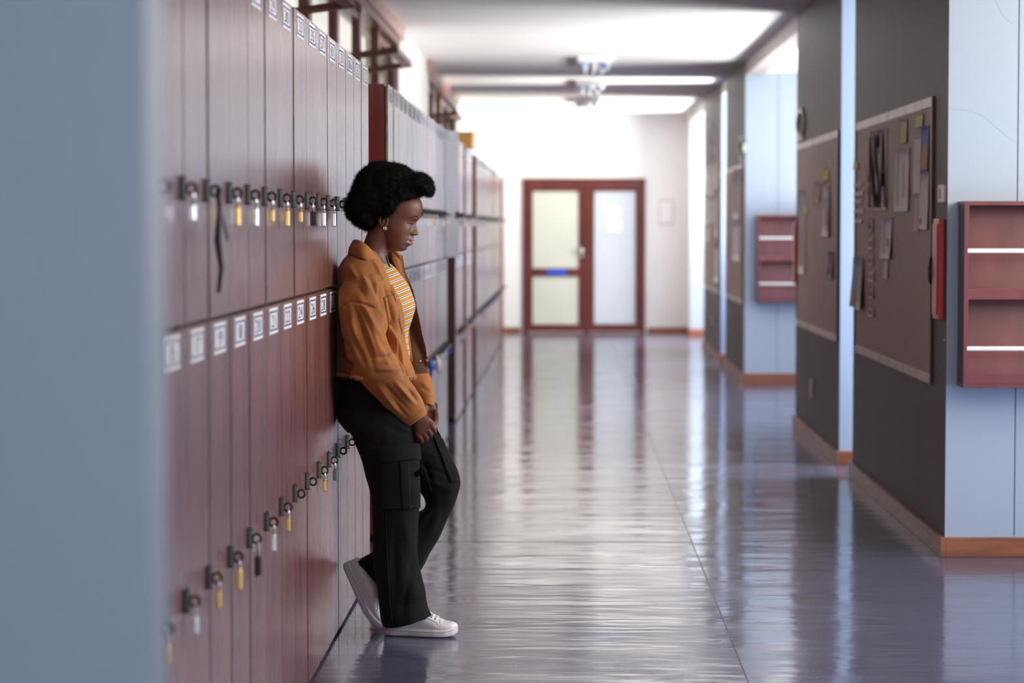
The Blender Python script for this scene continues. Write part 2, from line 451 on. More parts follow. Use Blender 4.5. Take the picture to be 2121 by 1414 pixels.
def make_label(num, parent, yc, zc, x):
    b = B(); w, h = .185, .070; t = .0012
    b.box((x, yc-w/2, zc-h/2), (x+t, yc+w/2, zc+h/2), 0)
    bw = .005; i = .008
    for (ya, yb, za, zb) in [(-w/2+i, w/2-i, h/2-i-bw, h/2-i), (-w/2+i, w/2-i, -h/2+i, -h/2+i+bw), (-w/2+i, -w/2+i+bw*2, -h/2+i, h/2-i), (w/2-i-bw*2, w/2-i, -h/2+i, h/2-i)]:
        b.box((x+t, yc+ya, zc+za), (x+t+.0004, yc+yb, zc+zb), 1)
    text_into(b, num, (x+t+.0008, yc, zc), (0, 1, 0), (0, 0, 1), .050, 1, squash=2.0)
    return b.obj('number_label', [M['label_white'], M['label_blue']], parent)
# hasp mesh (shared): origin on door face at the closing edge
hb = B()
hb.box((0, -.052, -.026), (.005, -.004, .026), 0, bev=.001)
hb.box((.005, -.046, -.022), (.013, -.040, .022), 1)
hb.box((.005, -.0455, -.025), (.0145, -.039, -.022), 0)
hb.box((.005, -.0455, .022), (.0145, -.039, .024), 0)
ring = [(.013+.0105+.0105*math.cos(a), -.041, -.001+.0115*math.sin(a)) for a in [2*PI*k/14 for k in range(14)]]
hb.tube(ring, .0036, 0, 6, closed=True)
_h = hb.obj('hasp', [M['black_metal'], M['bracket']]); HASP = _h.data; bpy.data.objects.remove(_h)
def place(mesh, name, parent, loc):
    o = bpy.data.objects.new(name, mesh); C.objects.link(o); o.parent = parent; o.location = loc; return o

# padlock meshes: origin at the ring it hangs from
def shackle(h=.026, w=.015, r=.0030, x=0):
    pts = [(0, -w/2, -h), (0, -w/2, -.006)] + [(0, -w/2*math.cos(a), -.006+.008*math.sin(a)) for a in [PI*k/6 for k in range(1, 6)]] + [(0, w/2, -.006), (0, w/2, -h)]
    return B().tube(pts, r, 0, 7)
def lock_mesh(kind):
    if kind == 'slim': b = B().box((-.0065, -.018, -.058), (.0065, .018, -.024), 0, bev=.003)
    elif kind == 'long': b = B().box((-.0075, -.016, -.070), (.0075, .016, -.022), 0, bev=.004)
    elif kind == 'combo':
        b = B().box((-.008, -.014, -.068), (.004, .014, -.024), 0, bev=.002)
        for k in range(4): b.cyl((.005, -.011, -.031-k*.010), (.005, .011, -.031-k*.010), .0046, 1, 10)
    o = b.obj('body', [M['brass'], M['silver']]); me = o.data; bpy.data.objects.remove(o); return me
def variant(me, mats):
    c = me.copy(); c.materials.clear()
    for m_ in mats: c.materials.append(m_)
    return c
base = {k: lock_mesh(k) for k in ('slim', 'long', 'combo')}
_s = shackle().obj('shackle', M['silver'], None, True); SH = _s.data; bpy.data.objects.remove(_s)
_s = shackle(.040, .018, .0035).obj('shackle', M['grey_plastic'], None, True); SHL = _s.data; bpy.data.objects.remove(_s)
LOCK = {
 'brass': (variant(base['slim'], [M['brass']]), SH), 'brass_long': (variant(base['long'], [M['brass']]), SH),
 'silver': (variant(base['long'], [M['silver']]), SH), 'silver_small': (variant(base['slim'], [M['silver']]), SH),
 'black_combo': (variant(base['combo'], [M['black_plastic'], M['silver']]), SH), 'silver_combo': (variant(base['combo'], [M['silver'], M['silver']]), SH),
 'dark': (variant(base['slim'], [M['bracket']]), SH), 'grey': (variant(base['long'], [M['black_plastic']]), SHL),
 'blue': (variant(base['slim'], [paint('blue_lock', (.03, .12, .6), .3, .05)]), SH), 'pink': (variant(base['slim'], [paint('pink_lock', (.75, .3, .4), .4, .05)]), SH),
}
def padlock(kind, loc, label, group=None):
    t = thing('padlock', loc, label, 'padlock', group)
    place(LOCK[kind][0], 'body', t, (0, 0, -.014 if kind == 'grey' else 0)); place(LOCK[kind][1], 'shackle', t, (0, 0, 0))
    return t
HZU, HZL = 1.50, .645
RINGX = .025; RINGY = -.040
random.seed(11)
def cabinet(y0, ncol, nums_u, nums_l, label, group=None, ajar=False, near=False, w=LW, label_from=0):
    t = thing('locker_cabinet', (LX, y0, 0), label, 'locker', group)
    x = -.018                                   # carcass front, doors stand proud up to 0
    W = ncol*w
    car = B()
    car.box((-LDEP, .002, 0), (x, .020, LTOP-.018), 1).box((-LDEP, W-.020, 0), (x, W-.002, LTOP), 0)
    car.box((-LDEP, .002, LTOP-.018), (x, W-.002, LTOP), 1).box((-LDEP, .002, 0), (x, W-.002, .03), 0)
    car.box((-LDEP, .02, .03), (-LDEP+.01, W-.02, LTOP-.018), 0).box((-LDEP+.01, .02, LMID-.009), (x, W-.02, LMID+.009), 0)
    for k in range(1, ncol): car.box((-LDEP+.01, w*k-.009, .03), (x, w*k+.009, LTOP-.018), 0)
    car.obj('carcass', [M['gap_dark'], M['locker_side']], t)
    for k in range(ncol):
        for up in (1, 0):
            ya, yb = w*k+.0065, w*(k+1)-.0065
            za, zb = (LMID+.004, LTOP-.002) if up else (.012, LMID-.006)
            pr = random.uniform(-.0025, .001)
            if random.random() < .35: pr = -.001
            hinge_open = ajar and up and k == ncol-1
            d = B().box((-.012, 0, za), (pr, yb-ya, zb), 0, {'-y': 1, '-x': 1, '+y': 1, '+z': 1, '-z': 1})
            do = d.obj('door', [M['locker'], M['raw_wood']], t, loc=(0, ya, 0))
            do.rotation_euler = (0, 0, math.radians(random.uniform(-.14, .14)))
            if hinge_open: do.rotation_euler = (0, 0, math.radians(-14))
            num = (nums_u if up else nums_l)[k]
            if num: make_label(num, do, (yb-ya)/2, zb-.043, pr)
            place(HASP, 'hasp', do, (pr, yb-ya, HZU if up else HZL))
    return t
U0 = 9.754 - 16*LW
words = ['nearest', 'second', 'third', 'fourth']
labs1 = ['red-brown wooden locker cabinet half hidden by the blurred blue pillar', 'wooden locker cabinet second from the blue pillar', 'wooden locker cabinet just left of the woman', 'wooden locker cabinet the woman leans against']
up_n = ['23','24','25','26','27','28','29','30','31','32','33','34','35','36','37','38']
lo_n = ['17','18','19','20','21','22','23','20','21','22','23','24','26','28','30','31']
lo_n = ['14','15','17','19','18','20','21','22','24','26','28','31','32','34','36','38']
up_n = ['13','16','21','23','25','27','29','30','33','35','37','81','33','86','35','37']
for u in range(4):
    cabinet(U0 + u*4*LW, 4, up_n[u*4:u*4+4], lo_n[u*4:u*4+4], labs1[u])
V2 = 10.84
labs2 = ['locker cabinet with a dark red side panel directly behind the woman', 'pale-lit locker cabinet behind the woman, second after the red side panel', 'pale-lit locker cabinet right of the woman\'s face', 'pale-lit locker cabinet whose last upper door stands ajar']
for u in range(4):
    nn = [str(40+u*4+k) for k in range(4)]; n2 = [str(60+u*4+k) for k in range(4)]
    cabinet(V2 + u*4*LW, 4, nn, n2, labs2[u], ajar=(u == 3))
cabinet(17.47, 4, ['70','71','72','73'], ['74','75','76','77'], 'narrow-looking locker cabinet just past the ajar door, in front of the orange box')
cabinet(19.30, 4, ['78','79','80','81'], ['82','83','84','85'], 'locker cabinet that carries the orange box on top')
lab5 = ['first locker cabinet of the long blurred far row', 'second cabinet of the long far locker row', 'third cabinet of the long far locker row', 'fourth cabinet of the long far locker row', 'fifth cabinet of the long far locker row', 'sixth and last cabinet of the long far locker row']
for u in range(6):
    cabinet(21.62 + u*4*LW, 4, [str(90+u*4+k) if 90+u*4+k < 100 else str(90+u*4+k) for k in range(4)], [None]*4, lab5[u])
cabinet(30.7, 2, [None]*2, [None]*2, 'small locker cabinet beside the white end wall')

def ringpos(k, up): return (LX + RINGX, U0 + (k+1)*LW - .004 + RINGY, (HZU if up else HZL) - .0095)
upl = {2: ('silver_small', 'small dull silver padlock in the upper row, nearest the blue pillar'),
 4: ('brass_long', 'bright brass padlock in the upper row, third hasp from the blue pillar'),
 5: ('silver', 'bright silver padlock in the upper row, fourth hasp from the blue pillar'),
 6: ('brass', 'small brass padlock in the upper row, fifth hasp from the blue pillar'),
 7: ('brass_long', 'long padlock with bright shackle and brass body, upper row, fifth left of the woman\'s hair'),
 8: ('brass', 'small brass padlock, upper row, fourth padlock left of the woman\'s hair'),
 9: ('black_combo', 'black combination padlock with silver dials in the upper row'),
 10: ('silver', 'gleaming silver padlock in the upper row, second left of the woman\'s hair'),
 11: ('silver', 'silver padlock closest to the woman\'s hair in the upper row')}
lol = {1: ('brass', 'brass padlock at the lower left edge, half behind the blue pillar'),
 2: ('silver_small', 'dull grey padlock in the lower row, second from the blue pillar'),
 3: ('brass', 'brass padlock in the lower row, third from the blue pillar'),
 4: ('brass_long', 'yellow brass padlock in the lower row, fourth from the blue pillar'),
 5: ('grey', 'padlock with long pinkish grey shackle and black body in the lower row'),
 6: ('silver_combo', 'silver combination padlock in the lower row'),
 7: ('brass', 'brass padlock in the lower row just left of the two empty hasps'),
 10: ('brass', 'brass padlock in the lower row just right of the two empty hasps'),
 11: ('dark', 'dark grey padlock in the lower row, nearest the woman\'s legs'),
 14: ('silver_small', 'silver padlock in the lower row peeping out behind the trousers')}
for k, (kd, lb) in upl.items(): padlock(kd, ringpos(k-1, 1), lb)
for k, (kd, lb) in lol.items(): padlock(kd, ringpos(k-1, 0), lb)
# black cord hanging from the second upper hasp
p0 = Vector(ringpos(2, 1))
cd = B().tube([p0+Vector((0, 0, .012)), p0+Vector((.006, -.004, -.03)), p0+Vector((.002, -.010, -.10)), p0+Vector((.008, 0, -.16)), p0+Vector((.002, -.006, -.215))], [.004, .006, .009, .006, .004], 0, 7)
cd.tube([p0+Vector((0, .004, .01)), p0+Vector((.012, .012, -.06)), p0+Vector((.02, .02, -.10))], .003, 0, 6)
tag(cd.obj('lanyard', M['black_plastic'], None, True), 'black cord dangling from an upper hasp near the blue pillar', 'lanyard')
random.seed(5)
def row(y0, n, skip, up, kinds, lab, grp):
    for k in range(n):
        if k in skip: continue
        kd = kinds[k % len(kinds)]
        padlock(kd, (LX+RINGX, y0+(k+1)*LW-.004+RINGY, (HZU if up else HZL)-.0095), lab + ' (' + {'silver':'bright silver','silver_small':'small silver','brass':'small brass','blue':'blue','pink':'pink','silver_combo':'silver with dials'}[kd] + ')', grp)
row(V2, 15, {0,1,2,3,4,5,11}, 1, ['silver','brass','silver_small','silver'], 'blurred padlock in the upper row beside the woman\'s face', 'padlocks beside the face')
row(V2, 16, {0,1,2,3,4,5,6,7,12}, 0, ['blue','silver_small','brass','silver','blue'], 'blurred padlock in the lower row right of the jacket', 'padlocks right of the jacket')
row(17.47, 4, {3}, 1, ['silver','brass','silver'], 'blurred padlock on the upper doors of the cabinet past the ajar door', 'padlocks past the ajar door, upper')
row(17.47, 4, {1,3}, 0, ['silver'], 'blurred padlock on the lower doors of the cabinet past the ajar door', 'padlocks past the ajar door, lower')
row(19.30, 4, set(), 1, ['silver','silver_small'], 'blurred padlock on the upper doors below the orange box', 'padlocks below the orange box, upper')
row(19.30, 4, {1}, 0, ['brass','silver_small'], 'blurred padlock on the lower doors below the orange box', 'padlocks below the orange box, lower')
row(21.62, 24, {5,9,14,18}, 1, ['silver','brass','silver_small'], 'tiny blurred padlock in the upper row of the far lockers', 'padlocks of the far row, upper')
row(21.62, 24, {6,8,13,19,22}, 0, ['pink','silver','blue','brass','silver_small'], 'tiny blurred padlock in the lower row of the far lockers', 'padlocks of the far row, lower')
# yellow tag on an upper door of the bright cabinets
yt = B().box((0, -.05, -.035), (.002, .05, .035)).obj('key_tag', paint('yellow_tag', (.75, .68, .02), .5, .05), None, loc=(LX+.024, V2+14.5*LW, 1.385))
tag(yt, 'small yellow tag on a bright locker door below the padlock row', 'tag')
# keyring ribbons on the lower row of the bright cabinets
for (px, py, c, lb) in [(905, 752, (.75, .78, .85), 'white ribbon keyring hanging in the lower padlock row'), (890, 757, (.03, .15, .65), 'blue keyring tag hanging right of the jacket hem')]:
    p = atX(px, py, LX+.03)
    o = B().tube([Vector((0, 0, .05)), Vector((.008, .01, 0)), Vector((.004, .05, -.06))], [.004, .014, .008], 0, 8).obj('keyring', paint('keyring_'+lb[:4], c, .4, .05), None, True, loc=p)
    tag(o, lb, 'keyring')
# orange box on top
ob = thing('storage_box', (-1.0, 19.55, LTOP+.003), 'orange-brown box lying on top of a locker cabinet', 'box')
B().box((0, 0, 0), (.25, .6, .105), bev=.004).obj('box_body', M['orange_box'], ob)
B().box((-.006, -.006, .105), (.256, .606, .125), bev=.003).obj('lid', M['orange_box'], ob)
# ------------------------------------------------------------------ things on the right wall
XB = XR - .02
def pinboard(y0, y1, z0, z1, label):
    t = thing('pinboard', (XR, y0, z0), label, 'pinboard')
    w = y1-y0; h = z1-z0
    B().box((-.008, .01, .02), (0, w-.02, h-.02)).obj('felt_panel', M['cork'], t)
    B().box((-.012, 0, h-.045), (0, w, h), bev=.004).obj('frame_rail', M['light_trim'], t)
    B().box((-.012, 0, 0), (0, w, .042), bev=.004).obj('frame_rail', M['light_trim'], t)
    B().box((-.014, -.002, 0), (0, .014, h), bev=.004).obj('frame_stile', M['door_wood'], t)
    B().box((-.014, w-.014, 0), (0, w, h), bev=.004).obj('frame_stile', M['door_wood'], t)
    return t
pinboard(10.80, 13.62, .72, 2.0, 'large brown pinboard nearest the viewer on the dark grey wall')
pinboard(14.50, 17.05, .73, 2.0, 'brown pinboard on the second dark grey wall, with a yellow pin and few papers')
pinboard(22.2, 24.6, .71, 2.0, 'pinboard on the third dark grey wall with a long white list')
pinboard(25.5, 28.4, .71, 2.0, 'farthest pinboard, crowded with pale sheets')

def sheet(px0, py0, px1, py1, X, col, label, cat='paper', name='paper_sheet', marks=None, curl=.012, group=None, skew=0):
    """sheet of paper on the wall plane X between two image corners (converted to true wall coordinates)"""
    pa = atX(px1, py0, X); pb = atX(px0, py0, X)          # near (small Y) / far edge
    q0 = atX((px0+px1)/2, py0, X).z; q1 = atX((px0+px1)/2, py1, X).z
    y0, y1 = pa.y, pb.y
    curl *= .4; b = B(); nx, nz = 5, 5; vs = []
    for i in range(nx+1):
        for j in range(nz+1):
            u = i/nx; v = j/nz
            y = y0+(y1-y0)*u + skew*(v-.5); z = q1+(q0-q1)*v
            x = X - .002 - curl*((2*u-1)**2*.6*(1-v) + (1-v)**2*.5)
            vs.append((x, y, z))
    fs = [(i*(nz+1)+j, (i+1)*(nz+1)+j, (i+1)*(nz+1)+j+1, i*(nz+1)+j+1) for i in range(nx) for j in range(nz)]
    n = len(vs)
    vs += [(x+.0012, y, z) for (x, y, z) in vs]
    fs2 = [tuple(n+k for k in f[::-1]) for f in fs]
    b.v = vs; b.f = fs+fs2; b.m = [0]*len(b.f)
    # rim
    rim = [(i, 0) for i in range(nx+1)] + [(nx, j) for j in range(1, nz+1)] + [(i, nz) for i in range(nx-1, -1, -1)] + [(0, j) for j in range(nz-1, 0, -1)]
    idx = [i*(nz+1)+j for i, j in rim]
    for a_, c_ in zip(idx, idx[1:]+idx[:1]): b.f.append((a_, c_, n+c_, n+a_)); b.m.append(0)
    col = tuple(min(.85, c*1.9) for c in col); mats = [paint('paper_'+name, col, .6, .06, 8)]
    for (u0, v0, u1, v1, mc) in (marks or []):
        mats.append(paint('print', mc, .6, .05, 8)); k = len(mats)-1
        def P(u, v):
            x = X - .002 - curl*((2*u-1)**2*.6*(1-v) + (1-v)**2*.5) - .0006
            return (x, y0+(y1-y0)*(1-u)+skew*(v-.5), q1+(q0-q1)*v)
        b.poly([P(u0, v0), P(u1, v0), P(u1, v1), P(u0, v1)], k)
    o = b.obj(name, mats, None, True)
    tag(o, label, cat, group)
    return o
XP = XR - .0105
K = (0.015, 0.018, 0.014); PK = (.36, .28, .27); W_ = (.60, .58, .54); CR_ = (.8, .78, .66)
# poster with big letters NSA: white brush letters on black
def poster(px0, py0, px1, py1, X, txt, label):
    o = sheet(px0, py0, px1, py1, X, PK, label, 'poster', 'letter_poster', curl=.004)
    ys = [v.co.y for v in o.data.vertices]; zs = [v.co.z for v in o.data.vertices]
    b = B(); text_into(b, txt, (X-.0075, (min(ys)+max(ys))/2, (min(zs)+max(zs))/2), (0, -1, 0), (0, 0, 1), (max(zs)-min(zs))*1.25, 0, squash=(max(ys)-min(ys))/(max(zs)-min(zs))/2.45, bold=.018)
    b.obj('lettering', paint('black_brush_lettering', (.010, .011, .009), .95, .1, spec=.05), o)
    return o
poster(1804, 268, 1838, 436, XP, 'NSA', 'dark poster with large tall black letters near the top of the big pinboard')
sheet(1855, 306, 1884, 438, XP, CR_, 'pale cream sheet right of the black-lettered poster', marks=[(.2, .1, .28, .9, (.42, .4, .34)), (.6, .2, .7, .8, (.45, .43, .38))])
sheet(1864, 247, 1880, 297, XP, (.30, .32, .12), 'taller olive-yellow note above the cream sheet', name='sticky_note', cat='note')
sheet(1897, 236, 1913, 262, XP, (.36, .38, .14), 'small square yellow note near the top right of the big pinboard', name='sticky_note', cat='note')
sheet(1895, 268, 1909, 400, XP, (.42, .37, .36), 'long pale sheet with an orange line at the right of the big pinboard', marks=[(.1, .86, .9, .89, (.5, .25, .05)), (.1, .5, .9, .51, (.3, .27, .27))])
sheet(1909, 261, 1924, 356, XP, (.07, .10, .26), 'blue and orange leaflet at the top right edge of the big pinboard', name='leaflet', cat='leaflet', marks=[(.1, .05, .95, .45, (.5, .26, .03)), (.3, .45, .8, .6, (.5, .26, .03))])
sheet(1906, 357, 1924, 475, XP, (.40, .36, .38), 'pale grey sheet below the blue and orange leaflet', marks=[(.1, .1, .3, .2, (.35, .1, .1))])
sheet(1896, 402, 1904, 478, XP, (.38, .26, .25), 'narrow pinkish strip below the long pale sheet', name='paper_strip')
sheet(1827, 451, 1848, 536, XP, (.48, .47, .50), 'folded bluish-white leaflet in the middle of the big pinboard', name='leaflet', cat='leaflet', marks=[(.3, .1, .36, .95, (.28, .28, .33)), (.55, .3, .85, .5, (.45, .33, .28))], curl=.03)
sheet(1832, 538, 1840, 576, XP, (.48, .44, .42), 'small strip of paper under the folded leaflet', name='paper_strip')
sheet(1768, 532, 1778, 636, XP, (.16, .26, .36), 'blue and cream brochure at the left edge of the big pinboard', name='brochure', cat='brochure', marks=[(.1, .05, .9, .35, (.42, .33, .22))], curl=.05)
sheet(1779, 534, 1790, 642, XP, (.40, .36, .33), 'white brochure with a dark edge, second from the left on the big pinboard', name='brochure', cat='brochure', marks=[(.6, 0, 1, 1, (.04, .04, .04))], curl=.05)
for i, (x, y, w, h, c, lb) in enumerate([(1797, 345, 8, 40, PK, 'small pink card behind the left edge of the lettered poster'),
    (1797, 383, 10, 22, (.28, .12, .10), 'reddish card left of the lettered poster'), (1799, 418, 12, 14, PK, 'pinkish card below the reddish card'),
    (1800, 452, 10, 28, (.20, .20, .15), 'olive picture card in the left column of cards'), (1800, 488, 10, 28, (.45, .34, .20), 'card with a yellow figure in the left column'),
    (1799, 524, 11, 26, (.34, .20, .16), 'card with red-brown print below the yellow-figure card'), (1800, 559, 11, 24, (.42, .38, .38), 'white card with dark swirl in the left column'),
    (1800, 594, 10, 24, (.33, .22, .20), 'card with red dot near the bottom of the left column'), (1799, 632, 12, 24, (.38, .30, .26), 'lowest card in the left column of cards')]):
    sheet(x, y, x+w, y+h, XP, c, lb, 'card', 'picture_card', marks=[(.2, .2, .6, .6, (.12, .08, .07)), (.65, .1, .9, .8, (.5, .45, .42))], curl=.01)
sheet(1769, 334, 1778, 352, XP, (.36, .35, .12), 'faded yellow note at the left edge of the big pinboard', name='sticky_note', cat='note')
for i, (y, lb) in enumerate([(377, 'topmost of the torn paper slips at the left of the big pinboard'), (396, 'second torn slip from the top at the left of the big pinboard'), (412, 'third torn slip at the left of the big pinboard'), (432, 'fourth torn slip at the left of the big pinboard'), (452, 'lowest torn slip at the left of the big pinboard')]):
    sheet(1770, y, 1786 + (i % 2)*3, y+9, XP, (.42, .33, .30), lb, name='paper_slip', cat='paper')
# second board
sheet(1655, 395, 1668, 568, XP, (.42, .36, .36), 'long white list at the left of the second pinboard', marks=[(.2, .1, .8, .95, (.36, .31, .31))])
sheet(1665, 430, 1673, 442, XP, (.30, .40, .03), 'lime green note on the long white list', name='sticky_note', cat='note')
sheet(1707, 350, 1717, 372, XP, (.60, .36, .03), 'orange-yellow note high on the second pinboard', name='sticky_note', cat='note')
sheet(1704, 374, 1720, 490, XP, (.42, .34, .32), 'crumpled white sheet with red and blue print on the second pinboard', name='leaflet', cat='leaflet', marks=[(.3, .5, .5, .7, (.10, .22, .34)), (.5, .2, .7, .5, (.5, .14, .08)), (.75, .1, .95, .9, (.07, .08, .07))], curl=.03)
sheet(1717, 521, 1727, 577, XP, (.05, .05, .05), 'black badge-like sheet low on the second pinboard', name='leaflet', cat='leaflet', marks=[(.2, .4, .8, .5, (.3, .3, .3))], curl=.03)
sheet(1688, 376, 1698, 420, XP, (.26, .19, .16), 'faint small slip in the middle of the second pinboard', name='paper_slip')
# third + fourth boards
sheet(1518, 382, 1532, 455, XP, (.55, .52, .48), 'upper white list on the third pinboard', marks=[(.2, .2, .8, .9, (.45, .42, .38))])
sheet(1517, 457, 1534, 540, XP, (.66, .63, .62), 'lower bright white list on the third pinboard')
sheet(1521, 350, 1538, 378, XP, (.12, .13, .13), 'dark slate note at the top of the third pinboard', name='note_card', cat='note')
for i, (x, y, w, h) in enumerate([(1461, 340, 8, 60), (1471, 335, 8, 70), (1481, 330, 7, 60), (1461, 405, 8, 60), (1472, 410, 8, 50), (1482, 400, 6, 90), (1463, 470, 7, 30), (1480, 505, 10, 80)]):
    sheet(x, y, x+w, y+h, XP, (.50, .45, .40), ['pale sheet at the top left of the farthest pinboard', 'pale sheet at the top middle of the farthest pinboard', 'pale sheet at the top right of the farthest pinboard', 'pale sheet at the middle left of the farthest pinboard', 'pale sheet in the middle of the farthest pinboard', 'tall pale sheet at the right of the farthest pinboard', 'small pale sheet low on the left of the farthest pinboard', 'bright white sheet at the bottom right of the farthest pinboard'][i])
# peaked cut-out above the farthest board
pk = B(); 
for (u0, v0, u1, v1, w) in [(1463, 345, 1477, 255, 5), (1477, 255, 1488, 335, 5), (1470, 345, 1478, 300, 4), (1478, 300, 1484, 340, 4)]:
    a_, c_ = atX(u0, v0, XR-.004), atX(u1, v1, XR-.004)
    dy = .12
    pk.v += [(XR-.006, a_.y-dy, a_.z), (XR-.006, a_.y+dy, a_.z), (XR-.006, c_.y+dy, c_.z), (XR-.006, c_.y-dy, c_.z)]
    n = len(pk.v)-4
    pk.v += [(XR-.003, y, z) for (_, y, z) in pk.v[n:n+4]]
    for f in [(0,1,2,3),(7,6,5,4),(0,4,5,1),(1,5,6,2),(2,6,7,3),(3,7,4,0)]: pk.f.append(tuple(n+i for i in f)); pk.m.append(0)
tag(pk.obj('paper_cutout', M['paper']), 'pale peaked paper cut-out above the farthest pinboard', 'decoration')
# ring-shaped plaques above the boards
for (px0, py0, px1, py1, lb) in [(1653, 226, 1670, 288, 'pale oval figure plaque above the second pinboard'), (1533, 284, 1545, 334, 'pale plaque above the third pinboard')]:
    a_, c_ = atX(px1, py1, XR), atX(px0, py0, XR)
    yc, zc = (a_.y+c_.y)/2, (a_.z+c_.z)/2; hy, hz = (c_.y-a_.y)/2*.8, (c_.z-a_.z)/2*.9
    t = thing('wall_plaque', (XR, yc, zc), lb, 'plaque')
    pm = paint('pale_green_grey', (.70, .70, .62), .4, .05)
    B().tube([(-.012, hy*math.cos(a), hz*math.sin(a)*.8) for a in [2*PI*k/20 for k in range(20)]], .011, 0, 6, closed=True).obj('ring', pm, t, True)
    B().box((-.018, -hy*.7, -hz*1.05), (0, hy*.7, -hz*.85)).box((-.018, -hy*.5, hz*.85), (0, hy*.5, hz*1.02)).obj('bar', pm, t)
# sockets
for (px, py, lb) in [(1683, 805, 'white socket plate low on the second dark grey wall'), (1476, 662, 'small white socket plate low on the farthest dark grey wall')]:
    p = atX(px, py, XR)
    t = thing('wall_socket', p, lb, 'socket')
    B().box((-.012, -.075, -.06), (0, .075, .06), bev=.003).obj('plate', M['paper'], t)
    B().box((-.016, -.02, -.03), (-.011, .02, .03), bev=.002).obj('rocker', M['label_white'], t)
# red wall boxes
for (y, lb) in [(10.49, 'tall red wall box beside the largest pinboard'), (16.98, 'red wall box at the far end of the second dark grey wall')]:
    t = thing('red_wall_box', (XR, y, 1.02), lb, 'wall box')
    B().box((-.026, 0, 0), (0, .16, .435), bev=.004).obj('box_body', M['red'], t)
    B().box((-.032, .015, .02), (-.026, .145, .415), bev=.002).obj('cover', M['red'], t)
    if y < 12:
        B().tube([(-.03, .19, .27), (-.04, .175, .22), (-.035, .185, .16), (-.02, .19, .14)], .006, 0, 7).obj('hook', M['black_metal'], t, True)
# switch box
p = atX(1943, 402, XR)
t = thing('light_switch', (XR, 10.50, p.z), 'pinkish-white switch box on the dark grey wall corner', 'switch')
B().box((-.022, -.05, -.038), (0, .06, .038), bev=.004).obj('plate', paint('pinkish_white_plastic', (.62, .48, .47), .35, .03), t)
B().box((-.030, -.02, -.02), (-.022, .02, .02), bev=.002).obj('rocker', M['paper'], t)
p = atX(1952, 702, XR)
tag(B().ball((0, 0, 0), (.006, .006, .006)).obj('screw', M['paper'], None, True, loc=(XR-.004, 10.45, p.z)), 'tiny pale screw low at the corner of the nearest grey wall', 'screw')

# magazine racks
def rack(x0, yw, w, lab):
    t = thing('magazine_rack', (x0, yw, .742), lab, 'rack')
    d = .165; h = .786; th = .016
    B().box((0, -d, 0), (th, 0, h)).obj('side_panel', [M['rack_side']], t)
    B().box((w-th, -d, 0), (w, 0, h)).obj('side_panel', [M['rack_side']], t)
    B().box((-.001, -d-.004, 0), (th+.002, -d, h)).obj('face_strip', M['rack_wood'], t)
    B().box((w-th-.002, -d-.004, 0), (w+.001, -d, h)).obj('face_strip', M['rack_wood'], t)
    B().box((-.0025, -d-.0055, h-th), (w+.0025, 0, h+.001)).obj('top_panel', M['rack_wood'], t)
    B().box((-.0025, -d-.0055, -.001), (w+.0025, 0, .014)).obj('bottom_panel', M['rack_wood'], t)
    # two tiers: sloping back and a lip
    for z0, z1 in ((.014, .372), (.372, h-th)):
        b = B(); b.poly([(th, -.07, z0), (w-th, -.07, z0), (w-th, -.02, z1), (th, -.02, z1)])
        b.poly([(th, -.065, z0), (th, -.015, z1), (w-th, -.015, z1), (w-th, -.065, z0)])
        b.obj('back_panel', M['rack_wood'], t)
        B().box((th, -d+.002, z0), (w-th, -.02, z0+.012)).obj('shelf', M['rack_wood'], t)
        B().box((th, -d-.002, z0), (w-th, -d+.012, z0+.046), bev=.002).obj('lip', M['rack_wood'], t)
    for z in (.165, .578):
        B().box((th-.004, -d-.006, z-.009), (w-th+.004, -d+.004, z+.009), bev=.003).obj('bar', M['bar'], t)
    return t
rack(1.687, 10.42, .75, 'cherry wood magazine rack with two metal bars on the nearest blue wall')
rack(1.745, 22.1, .55, 'small distant magazine rack with two metal bars on the far blue wall')
# crack lines on the near blue wall
cm = paint('fine_paint_crack', (.30, .36, .44), .6, .05)
for pts in [[(2062, 0), (2075, 30), (2098, 50)], [(1962, 217), (1975, 227), (2010, 228), (2035, 240), (2050, 252), (2095, 290)], [(2018, 600+292), (2035, 600+300)]]:
    P = [atY(x, y, 10.419) for x, y in pts]
    struct(B().tube(P, .0003, 0, 4), 'trim_4', cm)
# ------------------------------------------------------------------ the young woman leaning on the lockers
skin, nt, bs = newmat('dark_brown_skin'); M['skin'] = skin
v = coords(nt)
L(nt, ramp(nt, noise(nt, v, 14, 4), [(0.3, (0.120, 0.040, 0.020)), (0.7, (0.165, 0.057, 0.030))]), bs.inputs['Base Color'])
bs.inputs['Roughness'].default_value = 0.48
bs.inputs['Subsurface Weight'].default_value = 0.08; bs.inputs['Subsurface Radius'].default_value = (0.008, 0.003, 0.002)
bump(nt, bs, noise(nt, v, 600, 2), 0.06, 0.0006)
M['lips'] = paint('rosy_brown_lips', (0.27, 0.105, 0.095), 0.33, 0.1, 60)
M['eye_white'] = paint('eye_white', (0.24, 0.215, 0.195), 0.12, 0.02, 20)
M['hair'] = paint('black_brown_afro_hair', (0.0060, 0.0042, 0.0036), 0.75, 0.5, 90, spec=0.12, bumps=0.6, bscale=420)
M['brow'] = paint('dark_brown_brow', (.022, .010, .007), .7, .1)
M['iris'] = paint('dark_iris', (0.010, 0.006, 0.004), 0.08, 0.05)
